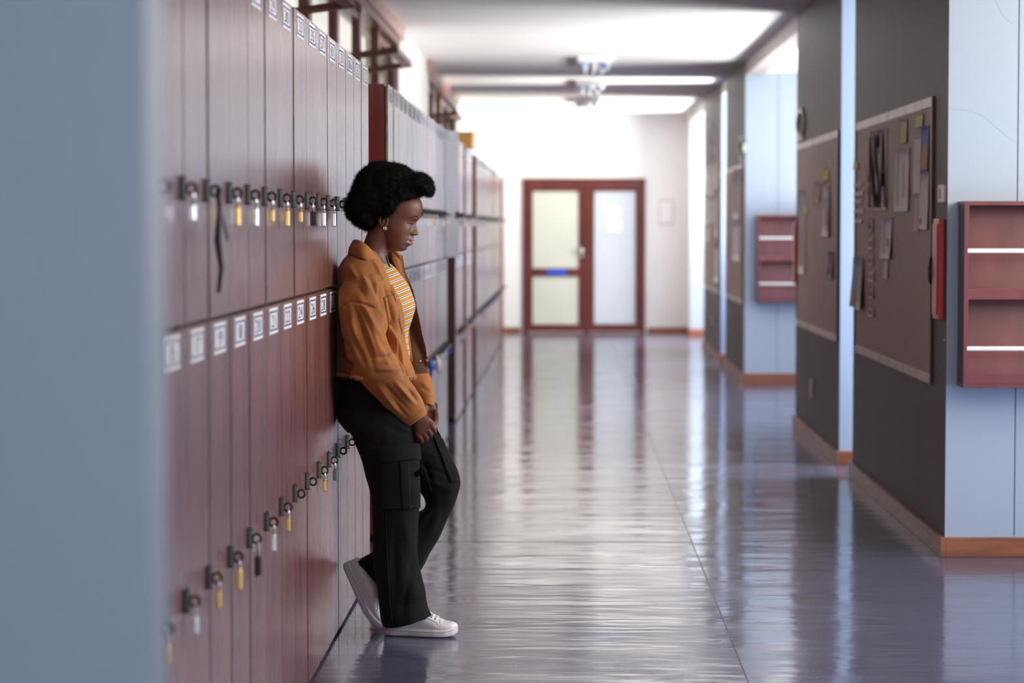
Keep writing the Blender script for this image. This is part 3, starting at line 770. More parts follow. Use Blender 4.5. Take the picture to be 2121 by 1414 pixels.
def fabric(name, col, var, rough, weave, wr=0.35, wd=0.004, wscale=14, sheen=0.12, spec=0.4):
    m, nt, bs = newmat(name); v = coords(nt)
    lo = tuple(c*(1-var) for c in col); hi = tuple(c*(1+var) for c in col)
    L(nt, ramp(nt, noise(nt, v, 7, 5, .6), [(0.3, lo), (0.72, hi)]), bs.inputs['Base Color'])
    bs.inputs['Roughness'].default_value = rough
    bs.inputs['Sheen Weight'].default_value = sheen; bs.inputs['Specular IOR Level'].default_value = spec; bs.inputs['Sheen Roughness'].default_value = 0.5
    b1 = bump(nt, bs, noise(nt, v, wscale, 3, .5), wr, wd)
    bump(nt, bs, noise(nt, v, weave, 2), 0.25, 0.0008, b1)
    return m
M['jacket'] = fabric('rust_orange_cotton_twill', (0.39, 0.142, 0.033), 0.25, 0.8, 900)
M['stitch'] = paint('dark_orange_seam', (0.22, 0.075, 0.018), .8, .1, 40)
M['trousers'] = fabric('black_cotton_twill', (0.0048, 0.0048, 0.0056), 0.25, 0.85, 900, 0.35, 0.004, 12, 0.03, 0.2)
M['trouser_seam'] = paint('grey_black_seam', (0.016, 0.016, 0.019), .8, .1, 40)
M['shoe'] = paint('white_leather', (0.84, 0.82, 0.84), 0.38, 0.03, 30)
M['sole'] = paint('white_rubber_sole', (0.80, 0.77, 0.80), 0.5, 0.03, 30)
# striped shirt: orange ground, white bands edged navy
m, nt, bs = newmat('striped_orange_white_navy_cotton'); M['shirt'] = m
tc = nt.nodes.new('ShaderNodeTexCoord'); sx = nt.nodes.new('ShaderNodeSeparateXYZ'); L(nt, tc.outputs['Object'], sx.inputs[0])
def mathn(op, a, b=None, val=None):
    n = nt.nodes.new('ShaderNodeMath'); n.operation = op
    L(nt, a, n.inputs[0])
    if b is not None: L(nt, b, n.inputs[1])
    if val is not None: n.inputs[1].default_value = val
    return n.outputs[0]
sl = mathn('MULTIPLY', sx.outputs[0], val=-0.42)
s_ = mathn('ADD', sx.outputs[2], sl)
fr_ = mathn('FRACT', mathn('MULTIPLY', s_, val=1/0.0225))
r = nt.nodes.new('ShaderNodeValToRGB'); L(nt, fr_, r.inputs[0]); r.color_ramp.interpolation = 'CONSTANT'
cs = [(0, (.62, .27, .045)), (.56, (.75, .72, .66)), (.72, (.02, .022, .06)), (.84, (.75, .72, .66)), (.97, (.62, .27, .045))]
while len(r.color_ramp.elements) < 5: r.color_ramp.elements.new(.5)
for i, (p, c) in enumerate(cs): r.color_ramp.elements[i].position = p; r.color_ramp.elements[i].color = (*c, 1)
L(nt, r.outputs[0], bs.inputs['Base Color']); bs.inputs['Roughness'].default_value = .85
M['teal'] = paint('teal_neckband', (0.02, 0.09, 0.11), .8, .1)

PY = 8.40
def loft(b, rings, n=40, mat=0, caps=True):
    """rings: list of (ax,ay,bx,by,Y,ry,exp) image end points of a cross-section, its depth centre and half depth"""
    base = len(b.v); R = []
    for (ax, ay, bx, by, Y, ry, ex) in rings:
        A = atY(ax, ay, Y); Bq = atY(bx, by, Y); c = (A+Bq)/2; U = (Bq-A)/2; V = Vector((0, 1, 0))
        R.append((c, U, ry, ex))
    for (c, U, ry, ex) in R:
        for k in range(n):
            t = 2*PI*k/n; ct, st = math.cos(t), math.sin(t)
            cu = math.copysign(abs(ct)**(2/ex), ct); sv = math.copysign(abs(st)**(2/ex), st)
            p = c + U*cu + Vector((0, ry*sv, 0)); b.v.append(tuple(p))
    for i in range(len(R)-1):
        for k in range(n):
            l = (k+1) % n
            b.f.append((base+i*n+k, base+i*n+l, base+(i+1)*n+l, base+(i+1)*n+k)); b.m.append(mat)
    if caps:
        b.f.append(tuple(base+k for k in range(n))[::-1]); b.m.append(mat)
        e = base+(len(R)-1)*n; b.f.append(tuple(e+k for k in range(n))); b.m.append(mat)
def smooth_rings(rs, sub=4):
    """Catmull-Rom resampling of ring parameters"""
    rs = [np.array(r, float) for r in rs]; out = []
    for i in range(len(rs)-1):
        p0 = rs[max(i-1, 0)]; p1 = rs[i]; p2 = rs[i+1]; p3 = rs[min(i+2, len(rs)-1)]
        for s in range(sub):
            t = s/sub
            out.append(tuple(.5*((2*p1)+(-p0+p2)*t+(2*p0-5*p1+4*p2-p3)*t*t+(-p0+3*p1-3*p2+p3)*t**3)))
    out.append(tuple(rs[-1])); return out
def remeshed(b, voxel, smooth_it=6, fac=.5):
    """union of the collected shapes as one smooth skin -> numpy verts, quads"""
    o = b.obj('tmp', [M['skin']])
    md = o.modifiers.new('r', 'REMESH'); md.mode = 'VOXEL'; md.voxel_size = voxel; md.adaptivity = 0
    if smooth_it:
        sm = o.modifiers.new('s', 'SMOOTH'); sm.iterations = smooth_it; sm.factor = fac
    dg = bpy.context.evaluated_depsgraph_get(); dg.update()
    me = bpy.data.meshes.new_from_object(o.evaluated_get(dg))
    V = np.empty(len(me.vertices)*3); me.vertices.foreach_get('co', V); V = V.reshape(-1, 3)
    N = np.empty(len(me.vertices)*3); me.vertices.foreach_get('normal', N); N = N.reshape(-1, 3)
    Fc = [tuple(p.vertices) for p in me.polygons]
    bpy.data.objects.remove(o); bpy.data.meshes.remove(me)
    return V, N, Fc
def pix(V):
    """image coordinates of world points (only used to say where on the body a fold lies)"""
    Ri = np.array(CR.transposed()); d = V - np.array([0, 0, EYE]); c = d @ Ri.T
    return 1060.5 + F*c[:, 0]/-c[:, 2], 707 - F*c[:, 1]/-c[:, 2]
def snoise(P, sc, seed=0):
    """cheap smooth noise from summed sines"""
    rs = np.random.RandomState(seed); out = np.zeros(len(P))
    for i in range(7):
        k = rs.normal(size=3)*sc; ph = rs.uniform(0, 6.28)
        out += np.sin(P @ k + ph)
    return out/3.0
def crease(qx, qy, x0, y0, x1, y1, wid, amp, taper=.5):
    """ridge (amp>0) or valley along an image segment, soft ends"""
    dx, dy = x1-x0, y1-y0; Ls = math.hypot(dx, dy)
    t = ((qx-x0)*dx + (qy-y0)*dy)/Ls**2
    d = ((qx-x0)*dy - (qy-y0)*dx)/Ls
    e = np.clip(np.minimum(t, 1-t)/taper + .0, 0, 1); e = e*e*(3-2*e)
    return amp*np.exp(-(d/wid)**2)*e

# ---------------- trousers
tb = B()
pel = [(703, 742, 822, 745, PY, .125, 2.2), (700, 765, 824, 765, PY, .145, 2.2), (697, 800, 832, 798, PY, .165, 2.3), (695, 840, 842, 838, PY, .172, 2.3), (700, 868, 852, 868, PY, .172, 2.3), (720, 892, 858, 892, PY, .165, 2.3)]
loft(tb, smooth_rings(pel))
NL = 8.315
nleg = [(699, 845, 850, 845, NL, .088, 2.3), (704, 876, 857, 876, NL, .09, 2.3), (728, 896, 862, 905, NL, .09, 2.3), (744, 940, 866, 935, NL, .088, 2.3), (759, 988, 868, 980, NL, .085, 2.3), (769, 1036, 869, 1032, NL, .08, 2.3),
        (772, 1100, 866, 1096, NL, .075, 2.3), (773, 1140, 865, 1138, NL, .075, 2.3), (776, 1180, 871, 1178, NL, .08, 2.3), (781, 1218, 879, 1212, NL, .085, 2.3), (786, 1256, 884, 1247, NL, .088, 2.4), (790, 1282, 887, 1264, NL, .088, 2.4), (795, 1299, 893, 1275, NL, .086, 2.4)]
loft(tb, smooth_rings(nleg))
FL = 8.49
fleg = [(735, 868, 852, 846, FL, .085, 2.2), (790, 925, 880, 868, FL, .085, 2.2), (832, 970, 914, 907, FL, .083, 2.2), (862, 1008, 941, 957, FL, .078, 2.3), (878, 1032, 954, 997, 8.50, .072, 2.3), (880, 1050, 950, 1020, 8.50, .068, 2.3),
        (864, 1064, 940, 1048, 8.50, .068, 2.3), (838, 1086, 920, 1092, 8.49, .07, 2.3), (806, 1112, 897, 1135, 8.48, .072, 2.3), (774, 1140, 866, 1188, 8.47, .075, 2.3), (741, 1161, 822, 1236, 8.465, .075, 2.3)]
loft(tb, smooth_rings(fleg))
V, N, Fc = remeshed(tb, .0042, 6)
qx, qy = pix(V)
near = (V[:, 1] < 8.36).astype(float)
far = (V[:, 1] > 8.38).astype(float)
D = .0016*snoise(V, 38, 1) + .0012*snoise(V*np.array([1, 1, .35]), 70, 2)
D += near*(crease(qx, qy, 815, 1060, 822, 1270, 7, -.006) + crease(qx, qy, 838, 1070, 850, 1160, 9, .005) + crease(qx, qy, 850, 1190, 828, 1290, 6, -.006)
     + crease(qx, qy, 820, 1270, 884, 1235, 6, -.006) + crease(qx, qy, 826, 1255, 884, 1222, 6, .005) + crease(qx, qy, 860, 1150, 845, 1200, 6, -.005) + crease(qx, qy, 800, 1100, 806, 1250, 6, .004)
     + crease(qx, qy, 790, 880, 860, 905, 6, -.004) + crease(qx, qy, 770, 850, 850, 890, 8, .004) + crease(qx, qy, 735, 905, 790, 925, 6, -.005) + crease(qx, qy, 745, 930, 790, 945, 6, .004))
D += far*(crease(qx, qy, 866, 935, 905, 1020, 5, -.006) + crease(qx, qy, 870, 965, 940, 985, 5, -.004) + crease(qx, qy, 868, 990, 930, 1010, 5, .005) + crease(qx, qy, 880, 1030, 940, 1015, 6, -.006)
     + crease(qx, qy, 925, 1040, 875, 1135, 7, .005) + crease(qx, qy, 905, 1040, 870, 1110, 6, -.005) + crease(qx, qy, 868, 940, 925, 945, 5, .003))
V = V + N*D[:, None]
V[:, 0] = np.maximum(V[:, 0], LX+.0015)
def obj_np(name, V, Fc, mats, parent=None, smooth=True, fm=None):
    me = bpy.data.meshes.new(name); me.from_pydata(V.tolist(), [], Fc)
    for m_ in mats: me.materials.append(m_)
    if fm is not None: me.polygons.foreach_set('material_index', fm)
    me.polygons.foreach_set('use_smooth', [smooth]*len(me.polygons)); me.update()
    o = bpy.data.objects.new(name, me); C.objects.link(o)
    if parent: o.parent = parent
    return o
trV, trF = V, Fc
bvhT = BVHTree.FromPolygons(V.tolist(), Fc)
def hit(bvh, px, py):
    d = ray(px, py).normalized(); h = bvh.ray_cast(Vector((0, 0, EYE)), d)
    return (h[0], h[1]) if h[0] is not None else (None, None)
def on_surface(b, bvh, pts, r=.0012, off=.001, mat=0, sub=6):
    """thin seam following the cloth through the given points"""
    out = []
    for i in range(len(pts)-1):
        for s in range(sub):
            t = s/sub; x = pts[i][0]*(1-t)+pts[i+1][0]*t; y = pts[i][1]*(1-t)+pts[i+1][1]*t
            h, n = hit(bvh, x, y)
            if h: out.append(h + n*off)
    h, n = hit(bvh, *pts[-1])
    if h: out.append(h+n*off)
    run = [out[0]] if out else []
    for p in out[1:]:
        if (p-run[-1]).length > .05:
            if len(run) > 2: b.tube(run, r, mat, 5)
            run = []
        run.append(p)
    if len(run) > 2: b.tube(run, r, mat, 5)
def patch(b, bvh, c00, c10, c11, c01, thick, nu=14, nv=14, mat=0, puff=0.0):
    """cloth piece lying on the garment; corners in image order top-left, top-right, bottom-right, bottom-left"""
    P = [[None]*(nv+1) for _ in range(nu+1)]
    for i in range(nu+1):
        for j in range(nv+1):
            u, v = i/nu, j/nv
            x = (c00[0]*(1-u)+c10[0]*u)*(1-v) + (c01[0]*(1-u)+c11[0]*u)*v
            y = (c00[1]*(1-u)+c10[1]*u)*(1-v) + (c01[1]*(1-u)+c11[1]*u)*v
            h, n = hit(bvh, x, y)
            P[i][j] = (h, n, x, y)
    ok = [P[i][j][0].y for i in range(nu+1) for j in range(nv+1) if P[i][j][0]]
    if not ok: return
    med = sorted(ok)[len(ok)//2]
    base = len(b.v); front = []; back = []
    for i in range(nu+1):
        for j in range(nv+1):
            h, n, x, y = P[i][j]
            if h is None or abs(h.y-med) > .09:
                h = atY(x, y, med + .02); n = Vector((0, -1, 0))
            u, v = i/nu, j/nv
            pf = puff*math.sin(PI*u)*math.sin(PI*v)
            front.append(h + n*(thick+pf)); back.append(h - n*.002)
    b.v += [tuple(p) for p in front] + [tuple(p) for p in back]; n1 = len(front)
    idx = lambda i, j: base+i*(nv+1)+j
    for i in range(nu):
        for j in range(nv):
            b.f.append((idx(i, j), idx(i, j+1), idx(i+1, j+1), idx(i+1, j))); b.m.append(mat)
    rim = [(i, 0) for i in range(nu+1)] + [(nu, j) for j in range(1, nv+1)] + [(i, nv) for i in range(nu-1, -1, -1)] + [(0, j) for j in range(nv-1, 0, -1)]
    for (a, c_) in zip(rim, rim[1:]+rim[:1]):
        ia, ic = idx(*a), idx(*c_); b.f.append((ia, ic, ic+n1, ia+n1)); b.m.append(mat)

# ---------------- head (own axes: u forward, w towards the viewer's side, v up)
PIT = math.radians(18); YAW = math.radians(9)
HO = atY(812, 458, PY)
fwd = Vector((math.cos(PIT)*math.cos(YAW), -math.sin(YAW)*math.cos(PIT), -math.sin(PIT)))
lat = Vector((-math.sin(YAW), -math.cos(YAW), 0)); upv = lat.cross(fwd); 
if upv.z < 0: upv = -upv
def HP(u, w, v): return HO + fwd*u + lat*w + upv*v
vt = np.array([-.096, -.092, -.088, -.0807, -.0733, -.0669, -.0600, -.0559, -.050, -.0455, -.042, -.0375, -.031, -.0245, -.0194, -.0140, -.0099, .0031, .0130, .0222, .0356, .0603, .078, .1031, .118, .125])
Fp = np.array([.040, .056, .0656, .0768, .0788, .0800, .0880, .0925, .0935, .0885, .0925, .0945, .0900, .0885, .0985, .1025, .1010, .0925, .0862, .0838, .0879, .0903, .0876, .0704, .045, .0])
vb = np.array([-.096, -.088, -.078, -.067, -.055, -.0375, -.02, 0, .0222, .0356, .06, .078, .1031, .118, .125])
Fb = np.array([.040, .064, .0755, .0775, .0800, .0810, .0790, .0785, .0800, .0855, .0893, .0872, .0704, .045, .0])
vw = np.array([-.096, -.088, -.078, -.065, -.045, -.02, 0, .03, .06, .09, .11, .12, .125])
Wt = np.array([.018, .030, .041, .050, .0585, .0665, .070, .0725, .072, .062, .042, .022, .0])
vk = np.array([-.096, -.085, -.065, -.045, -.02, .0, .03, .06, .09, .11, .125])
Bk = np.array([.020, .004, -.012, -.028, -.055, -.080, -.095, -.095, -.082, -.055, .0])
def cub(x, X, Yv):
    """smooth (pchip-like) interpolation"""
    i = np.clip(np.searchsorted(X, x)-1, 0, len(X)-2); h = X[i+1]-X[i]; t = (x-X[i])/h
    m = np.gradient(Yv, X)
    return (2*t**3-3*t**2+1)*Yv[i] + (t**3-2*t**2+t)*h*m[i] + (-2*t**3+3*t**2)*Yv[i+1] + (t**3-t**2)*h*m[i+1]
rows = np.concatenate([np.linspace(-.096, .05, 125), np.linspace(.0525, .1245, 30)]); na = 260
def g(x, s): return np.exp(-(x/s)**2)
HV = []
ang = np.linspace(0, 2*PI, na, endpoint=False)
for v_ in rows:
    fbv = float(cub(np.array([v_]), vb, Fb)[0]); fpv = float(cub(np.array([v_]), vt, Fp)[0]); Wv = float(cub(np.array([v_]), vw, Wt)[0]); bk = float(cub(np.array([v_]), vk, Bk)[0])
    Wv = max(Wv, .001)
    uc = bk + (fbv-bk)*.52
    ca, sa = np.cos(ang), np.sin(ang)
    ex = 2.25
    cu = np.sign(ca)*np.abs(ca)**(2/ex); su = np.sign(sa)*np.abs(sa)**(2/ex)
    u = np.where(ca > 0, uc + (fbv-uc)*cu, uc + (uc-bk)*cu); w = Wv*su
    front = np.clip((u-uc)/(fbv-uc+1e-6), 0, 1)**.5 * (ca > 0)
    sg = float(np.interp(v_, [-.075, -.045, -.035, -.024, -.012, 0, .02, .035, .05], [.020, .0215, .0185, .0135, .0125, .0100, .0098, .014, .030]))
    u = u + (fpv-fbv)*g(w, sg)*front
    aw = np.abs(w)
    u += front*.0060*g(aw-.0130, .0050)*g(v_+.0165, .0070)          # nose wings
    u += front*(-.004)*g(aw-.0070, .0035)*g(v_+.0235, .0028)        # nostrils
    u += front*(-.0058)*g(aw-.030, .016)*g(v_-.019, .0120) + front*.0024*g(aw-.030, .012)*g(v_-.0190, .0055)          # eye sockets
    u += front*(.0028)*g(aw-.026, .018)*g(v_-.036, .007)            # brow
    u += front*(.0040)*g(aw-.042, .018)*g(v_+.010, .016)            # cheek
    u += front*(-.0016)*g(aw-.0245, .007)*g(v_+.045, .007)          # mouth corner
    u += front*(-.0030)*g(v_+.0445, .0018)*np.clip(1-(aw/.025)**2, 0, 1)   # lip parting
    u += front*(-.0016)*g(aw-.024, .008)*g(v_+.025, .018)
    HV.append(np.stack([u, w, np.full(na, v_)], 1))
HV = np.concatenate(HV)
W3 = np.array([list(HP(*p)) for p in HV])
HF = []; HM = []
nr = len(rows)
for i in range(nr-1):
    vm = (rows[i]+rows[i+1])/2
    for k in range(na):
        l = (k+1) % na
        HF.append((i*na+k, i*na+l, (i+1)*na+l, (i+1)*na+k))
        w_ = abs(HV[i*na+k][1]); u_ = HV[i*na+k][0]
        lip = 0
        if u_ > .05 and w_ < .0245:
            top = -.0345 - .0085*(w_/.0245)**1.5 + (.0012 if w_ > .004 else -.0006); bot = -.0590 + .0125*(w_/.0245)**2
            if bot < vm < top: lip = 1
        HM.append(lip)
HF.append(tuple(range(na))[::-1]); HM.append(0); HF.append(tuple((nr-1)*na+k for k in range(na))); HM.append(0)

# ---------------- neck, torso, arms, hands
bb = B()
loft(bb, smooth_rings([(725, 560, 815, 575, PY, .11, 2.2), (742, 530, 808, 556, PY, .068, 2.2), (752, 506, 803, 534, PY, .053, 2.1), (760, 484, 806, 514, PY, .051, 2.1), (768, 462, 816, 497, PY, .052, 2.1), (775, 440, 820, 475, PY, .05, 2.1)]))
def chain(b, pts, rad, seg=14, sub=3):
    """tapered limb through (px,py,Y) points with round ends"""
    P = [atY(*p) for p in pts]; Q = []; Rr = []
    for i in range(len(P)-1):
        p0 = P[max(i-1, 0)]; p1 = P[i]; p2 = P[i+1]; p3 = P[min(i+2, len(P)-1)]
        for s in range(sub):
            t = s/sub
            Q.append(.5*((2*p1)+(p2-p0)*t+(2*p0-5*p1+4*p2-p3)*t*t+(3*p1-p0-3*p2+p3)*t**3)); Rr.append(rad[i]*(1-t)+rad[i+1]*t)
    Q.append(P[-1]); Rr.append(rad[-1])
    b.tube(Q, Rr, 0, seg); b.ball(Q[0], Rr[0]*.99, 0, 2); b.ball(Q[-1], Rr[-1]*.99, 0, 2)
# near (right) hand
hb_ = B()
loft(hb_, smooth_rings([(842, 862, 866, 842, 8.285, .021, 2.3), (856, 880, 882, 858, 8.285, .020, 2.3), (860, 892, 891, 868, 8.283, .0165, 2.6), (863, 902, 897, 880, 8.28, .0145, 2.8), (868, 909, 899, 887, 8.282, .013, 2.6)]), n=28)
kn = [(896, 884), (888, 892), (879, 899), (870, 905)]
for i, (kx, ky) in enumerate(kn):
    s = [1, 1.05, 1, .85][i]
    chain(hb_, [(kx-6, ky-8, 8.279), (kx, ky, 8.276), (kx+4*s, ky+8*s, 8.286), (kx-1, ky+12*s, 8.303), (kx-7, ky+8*s, 8.315), (kx-10, ky+3, 8.311)], [.0095*s**.3, .0105*s**.3, .0092*s**.3, .0085*s**.3, .0078*s**.3, .0068*s**.3])
chain(hb_, [(872, 864, 8.30), (883, 869, 8.315), (893, 876, 8.325), (899, 884, 8.322), (899, 892, 8.315)], [.014, .0125, .0105, .0095, .008])
# far (left) hand closing round it
loft(hb_, smooth_rings([(868, 815, 893, 806, 8.48, .022, 2.3), (877, 834, 902, 834, 8.465, .020, 2.3), (878, 846, 904, 848, 8.45, .0165, 2.5), (880, 858, 905, 860, 8.43, .0145, 2.7), (884, 868, 903, 868, 8.415, .0125, 2.6)]), n=28)
for i, (kx, ky) in enumerate([(902, 858), (897, 861), (891, 862), (885, 861)]):
    Yk = 8.425 + i*.004
    chain(hb_, [(kx, ky-6, Yk), (kx+1, ky+2, Yk-.01), (kx+1, ky+12, Yk-.032), (kx-3, ky+19, Yk-.055), (kx-9, ky+22, Yk-.072)], [.0095, .0098, .0088, .0078, .0066])
chain(hb_, [(880, 842, 8.44), (878, 854, 8.42), (882, 866, 8.39), (888, 874, 8.37)], [.013, .0115, .0098, .0080])
Vh, Nh, Fh = remeshed(hb_, .0019, 3)
Vn, Nn, Fn = remeshed(bb, .005, 4)
# forearms and torso under the clothes
ub = B()
loft(ub, smooth_rings([(742, 545, 806, 556, PY, .12, 2.2), (722, 600, 835, 600, PY, .14, 2.2), (718, 660, 838, 650, PY, .13, 2.2), (720, 740, 820, 730, PY, .12, 2.2), (712, 820, 822, 815, PY, .15, 2.2)]))
chain(ub, [(745, 600, 8.29), (765, 690, 8.20), (785, 765, 8.19), (825, 830, 8.25), (862, 866, 8.285)], [.035, .034, .032, .027, .021])
chain(ub, [(765, 575, 8.57), (815, 680, 8.61), (845, 750, 8.58), (868, 800, 8.50), (886, 832, 8.468)], [.040, .030, .025, .021, .019])
chain(ub, [(780, 870, 8.32), (815, 1040, 8.32), (820, 1170, 8.32), (830, 1275, 8.33)], [.06, .045, .038, .030])
chain(ub, [(800, 870, 8.49), (908, 1000, 8.50), (903, 1055, 8.50), (855, 1110, 8.49), (772, 1182, 8.465)], [.05, .030, .022, .022, .020])
Vu, Nu, Fu = remeshed(ub, .008, 4)
# ear
eb = B()
for (u0, w0, v0, s) in ((-.012, .0680, -.003, 1), (-.012, -.0680, -.003, -1)):
    pts = [HP(u0 + .0135*math.cos(a) - .004*math.sin(a), w0 + s*(.008+.004*math.cos(a+2)), v0 + (.018 if math.sin(a) > 0 else .017)*math.sin(a)) for a in [2*PI*k/18 for k in range(18)]]
    eb.tube(pts, .0042, 0, 8, closed=True)
    eb.tube([HP(u0+.006, w0+s*.004, v0+.008), HP(u0-.003, w0+s*.008, v0+.002), HP(u0+.004, w0+s*.006, v0-.012)], .0038, 0, 7)
    bmx = bmesh.new(); bmesh.ops.create_icosphere(bmx, subdivisions=2, radius=1)
    ctr = HP(u0+.001, w0+s*.002, v0-.002); R3 = Matrix((fwd, lat, upv)).transposed().to_4x4()
    eb.bm(bmx, 0, Matrix.Translation(ctr) @ R3 @ Matrix.Diagonal((.0125, .005, .016, 1)))
    ctr = HP(u0+.004, w0+s*.005, v0-.0165)
    eb.bm(bmx, 0, Matrix.Translation(ctr) @ R3 @ Matrix.Diagonal((.0065, .0038, .0065, 1))); bmx.free()
Ve, Ne, Fe = remeshed(eb, .0013, 4)
allV = []; allF = []; allM = []
def addp(V, Fc, mm=None):
    n = sum(len(a) for a in allV); allV.append(np.array(V)); 
    allF.extend([tuple(n+i for i in f) for f in Fc]); allM.extend(mm if mm else [0]*len(Fc))
addp(W3, HF, HM); addp(Vn, Fn); addp(Vh, Fh); addp(Vu, Fu); addp(Ve, Fe)
person = obj_np('person', np.concatenate(allV), allF, [M['skin'], M['lips']], None, True, allM)
tag(person, 'young woman in a rust jacket and black cargo trousers leaning on the lockers, head bowed', 'person')
obj_np('trousers', trV, trF, [M['trousers']], person)
TR = bpy.data.objects['trousers']
# trouser details
db = B()
patch(db, bvhT, (790, 955), (866, 950), (868, 1052), (790, 1057), .006, 16, 16)
o = db.obj('cargo_pocket', M['trousers'], TR, True)
db = B(); patch(db, bvhT, (781, 927), (864, 917), (867, 950), (789, 958), .011, 16, 8); db.obj('pocket_flap', M['trousers'], TR, True)
db = B(); patch(db, bvhT, (826, 957), (845, 955), (849, 1054), (833, 1055), .009, 6, 16); db.obj('pocket_pleat', M['trousers'], TR, True)
db = B(); patch(db, bvhT, (893, 893), (908, 893), (951, 997), (932, 999), .006, 6, 18); db.obj('cargo_pocket', M['trousers'], TR, True)
db = B()
fl = [atY(896, 888, 8.40), atY(905, 886, 8.40), atY(913, 905, 8.42), atY(903, 900, 8.40)]
db.poly(fl); db.poly([p+Vector((0, .004, 0)) for p in fl][::-1])
for a, c_ in zip(range(4), (1, 2, 3, 0)): db.poly([fl[a], fl[a]+Vector((0, .004, 0)), fl[c_]+Vector((0, .004, 0)), fl[c_]])
db.obj('pocket_flap', M['trousers'], TR)
sb_ = B()
for pts in [[(866, 1060), (866, 1100), (864, 1140), (870, 1178)], [(800, 1065), (802, 1150), (808, 1250), (815, 1300)], [(797, 1292), (835, 1301), (889, 1270)],
            [(786, 950), (866, 943)], [(792, 1052), (867, 1047)], [(828, 960), (836, 1050)], [(895, 898), (934, 993)], [(911, 910), (948, 990)], [(934, 994), (950, 992)], [(872, 960), (880, 975), (895, 1015)]]:
    sb_ = B(); on_surface(sb_, bvhT, pts, .0009, .0068 if pts[0][1] < 1055 else .0005)
    if sb_.v: sb_.obj('seam', M['trouser_seam'], TR, True)

# ---------------- shirt
shb = B()
loft(shb, smooth_rings([(740, 538, 806, 546, PY, .075, 2.2), (722, 556, 822, 560, PY, .13, 2.2), (712, 585, 843, 585, PY, .152, 2.2), (708, 612, 855, 612, PY, .152, 2.3), (706, 638, 861, 638, PY, .15, 2.3), (706, 660, 855, 658, PY, .14, 2.3), (706, 690, 846, 688, PY, .13, 2.2), (706, 730, 848, 730, PY, .13, 2.2), (706, 790, 846, 788, PY, .15, 2.2)]))
Vs, Ns, Fs_ = remeshed(shb, .006, 6)
qx, qy = pix(Vs)
Vs = Vs + Ns*(.0015*snoise(Vs, 45, 5) + crease(qx, qy, 846, 700, 846, 780, 3, .003))[:, None]
shirt = obj_np('striped_shirt', Vs, Fs_, [M['shirt']], person)
nb = B(); 
ctr = atY(778, 536, PY)
nb.tube([atY(800, 530, 8.352), atY(804, 543, 8.346), atY(809, 556, 8.346), atY(813, 566, 8.352)], .0032, 0, 8)
nb.obj('neckband', M['teal'], shirt, True)

# ---------------- jacket
lv = [ # y, back x, near front x, far front x, half width, dy near edge, dy far edge
 (514, 742, 776, 812, .052, -.045, .050), (526, 727, 782, 826, .090, -.052, .060), (539, 714, 789, 832, .134, -.060, .075), (556, 704, 798, 836, .174, -.068, .088),
 (580, 699, 813, 846, .192, -.076, .100), (610, 697, 829, 858, .196, -.080, .110), (646, 697, 839, 865, .198, -.083, .118), (690, 698, 838, 875, .198, -.088, .140), (730, 698, 846, 884, .198, -.095, .150), (760, 698, 856, 885, .196, -.10, .132), (781, 699, 862, 883, .192, -.104, .134)]
lvs = smooth_rings(lv, 6)
nseg = 72; rowsJ = []
for (y, xb, xn, xf, hw, dn, df) in lvs:
    fr = min(xn, xf)
    mid = xb + (xn-xb)*.42; midf = xb + (xf-xb)*.42
    y = float(y)
    dyf = (6 if y > 600 else 3)
    ctrl = [(xn, dn, 3), (xn-(xn-mid)*.22, -hw*.78, 2), (mid+6, -hw, 1), (xb+(mid-xb)*.38, -hw*.86, 0), (xb, -hw*.32, 0), (xb, hw*.32, 0), (xb+(midf-xb)*.38, hw*.86, 0), (midf+6, hw, 0), (xf-(xf-midf)*.25, hw*.86, 0), (xf, df, 0)]
    P = [Vector(atY(c[0], y + c[2]*(y-500)/280*1.0, PY+c[1])) for c in ctrl]
    pts = []
    for i in range(len(P)-1):
        p0 = P[max(i-1, 0)]; p1 = P[i]; p2 = P[i+1]; p3 = P[min(i+2, len(P)-1)]
        for s in range(8):
            t = s/8; pts.append(.5*((2*p1)+(p2-p0)*t+(2*p0-5*p1+4*p2-p3)*t*t+(3*p1-p0-3*p2+p3)*t**3))
    pts.append(P[-1]); rowsJ.append(pts)
jb = B(); nc = len(rowsJ[0]); nrw = len(rowsJ); th = .0045
def nrm(i, j):
    a = rowsJ[i][min(j+1, nc-1)] - rowsJ[i][max(j-1, 0)]; c_ = rowsJ[min(i+1, nrw-1)][j] - rowsJ[max(i-1, 0)][j]
    n_ = a.cross(c_).normalized(); o_ = rowsJ[i][j] - Vector((-.70, PY, rowsJ[i][j].z))
    return n_ if n_.dot(o_) > 0 else -n_
NN = [[nrm(i, j) for j in range(nc)] for i in range(nrw)]
jb.v = [tuple(rowsJ[i][j]+NN[i][j]*th*.5) for i in range(nrw) for j in range(nc)] + [tuple(rowsJ[i][j]-NN[i][j]*th*.5) for i in range(nrw) for j in range(nc)]
n1 = nrw*nc
for i in range(nrw-1):
    for j in range(nc-1):
        a = i*nc+j; jb.f.append((a, a+1, a+nc+1, a+nc)); jb.m.append(0); jb.f.append((n1+a, n1+a+nc, n1+a+nc+1, n1+a+1)); jb.m.append(0)
for i in range(nrw-1):
    for j in (0, nc-1):
        a = i*nc+j; jb.f.append((a, a+nc, n1+a+nc, n1+a)); jb.m.append(0)
for j in range(nc-1):
    for i in (0, nrw-1):
        a = i*nc+j; jb.f.append((a, a+1, n1+a+1, n1+a)); jb.m.append(0)
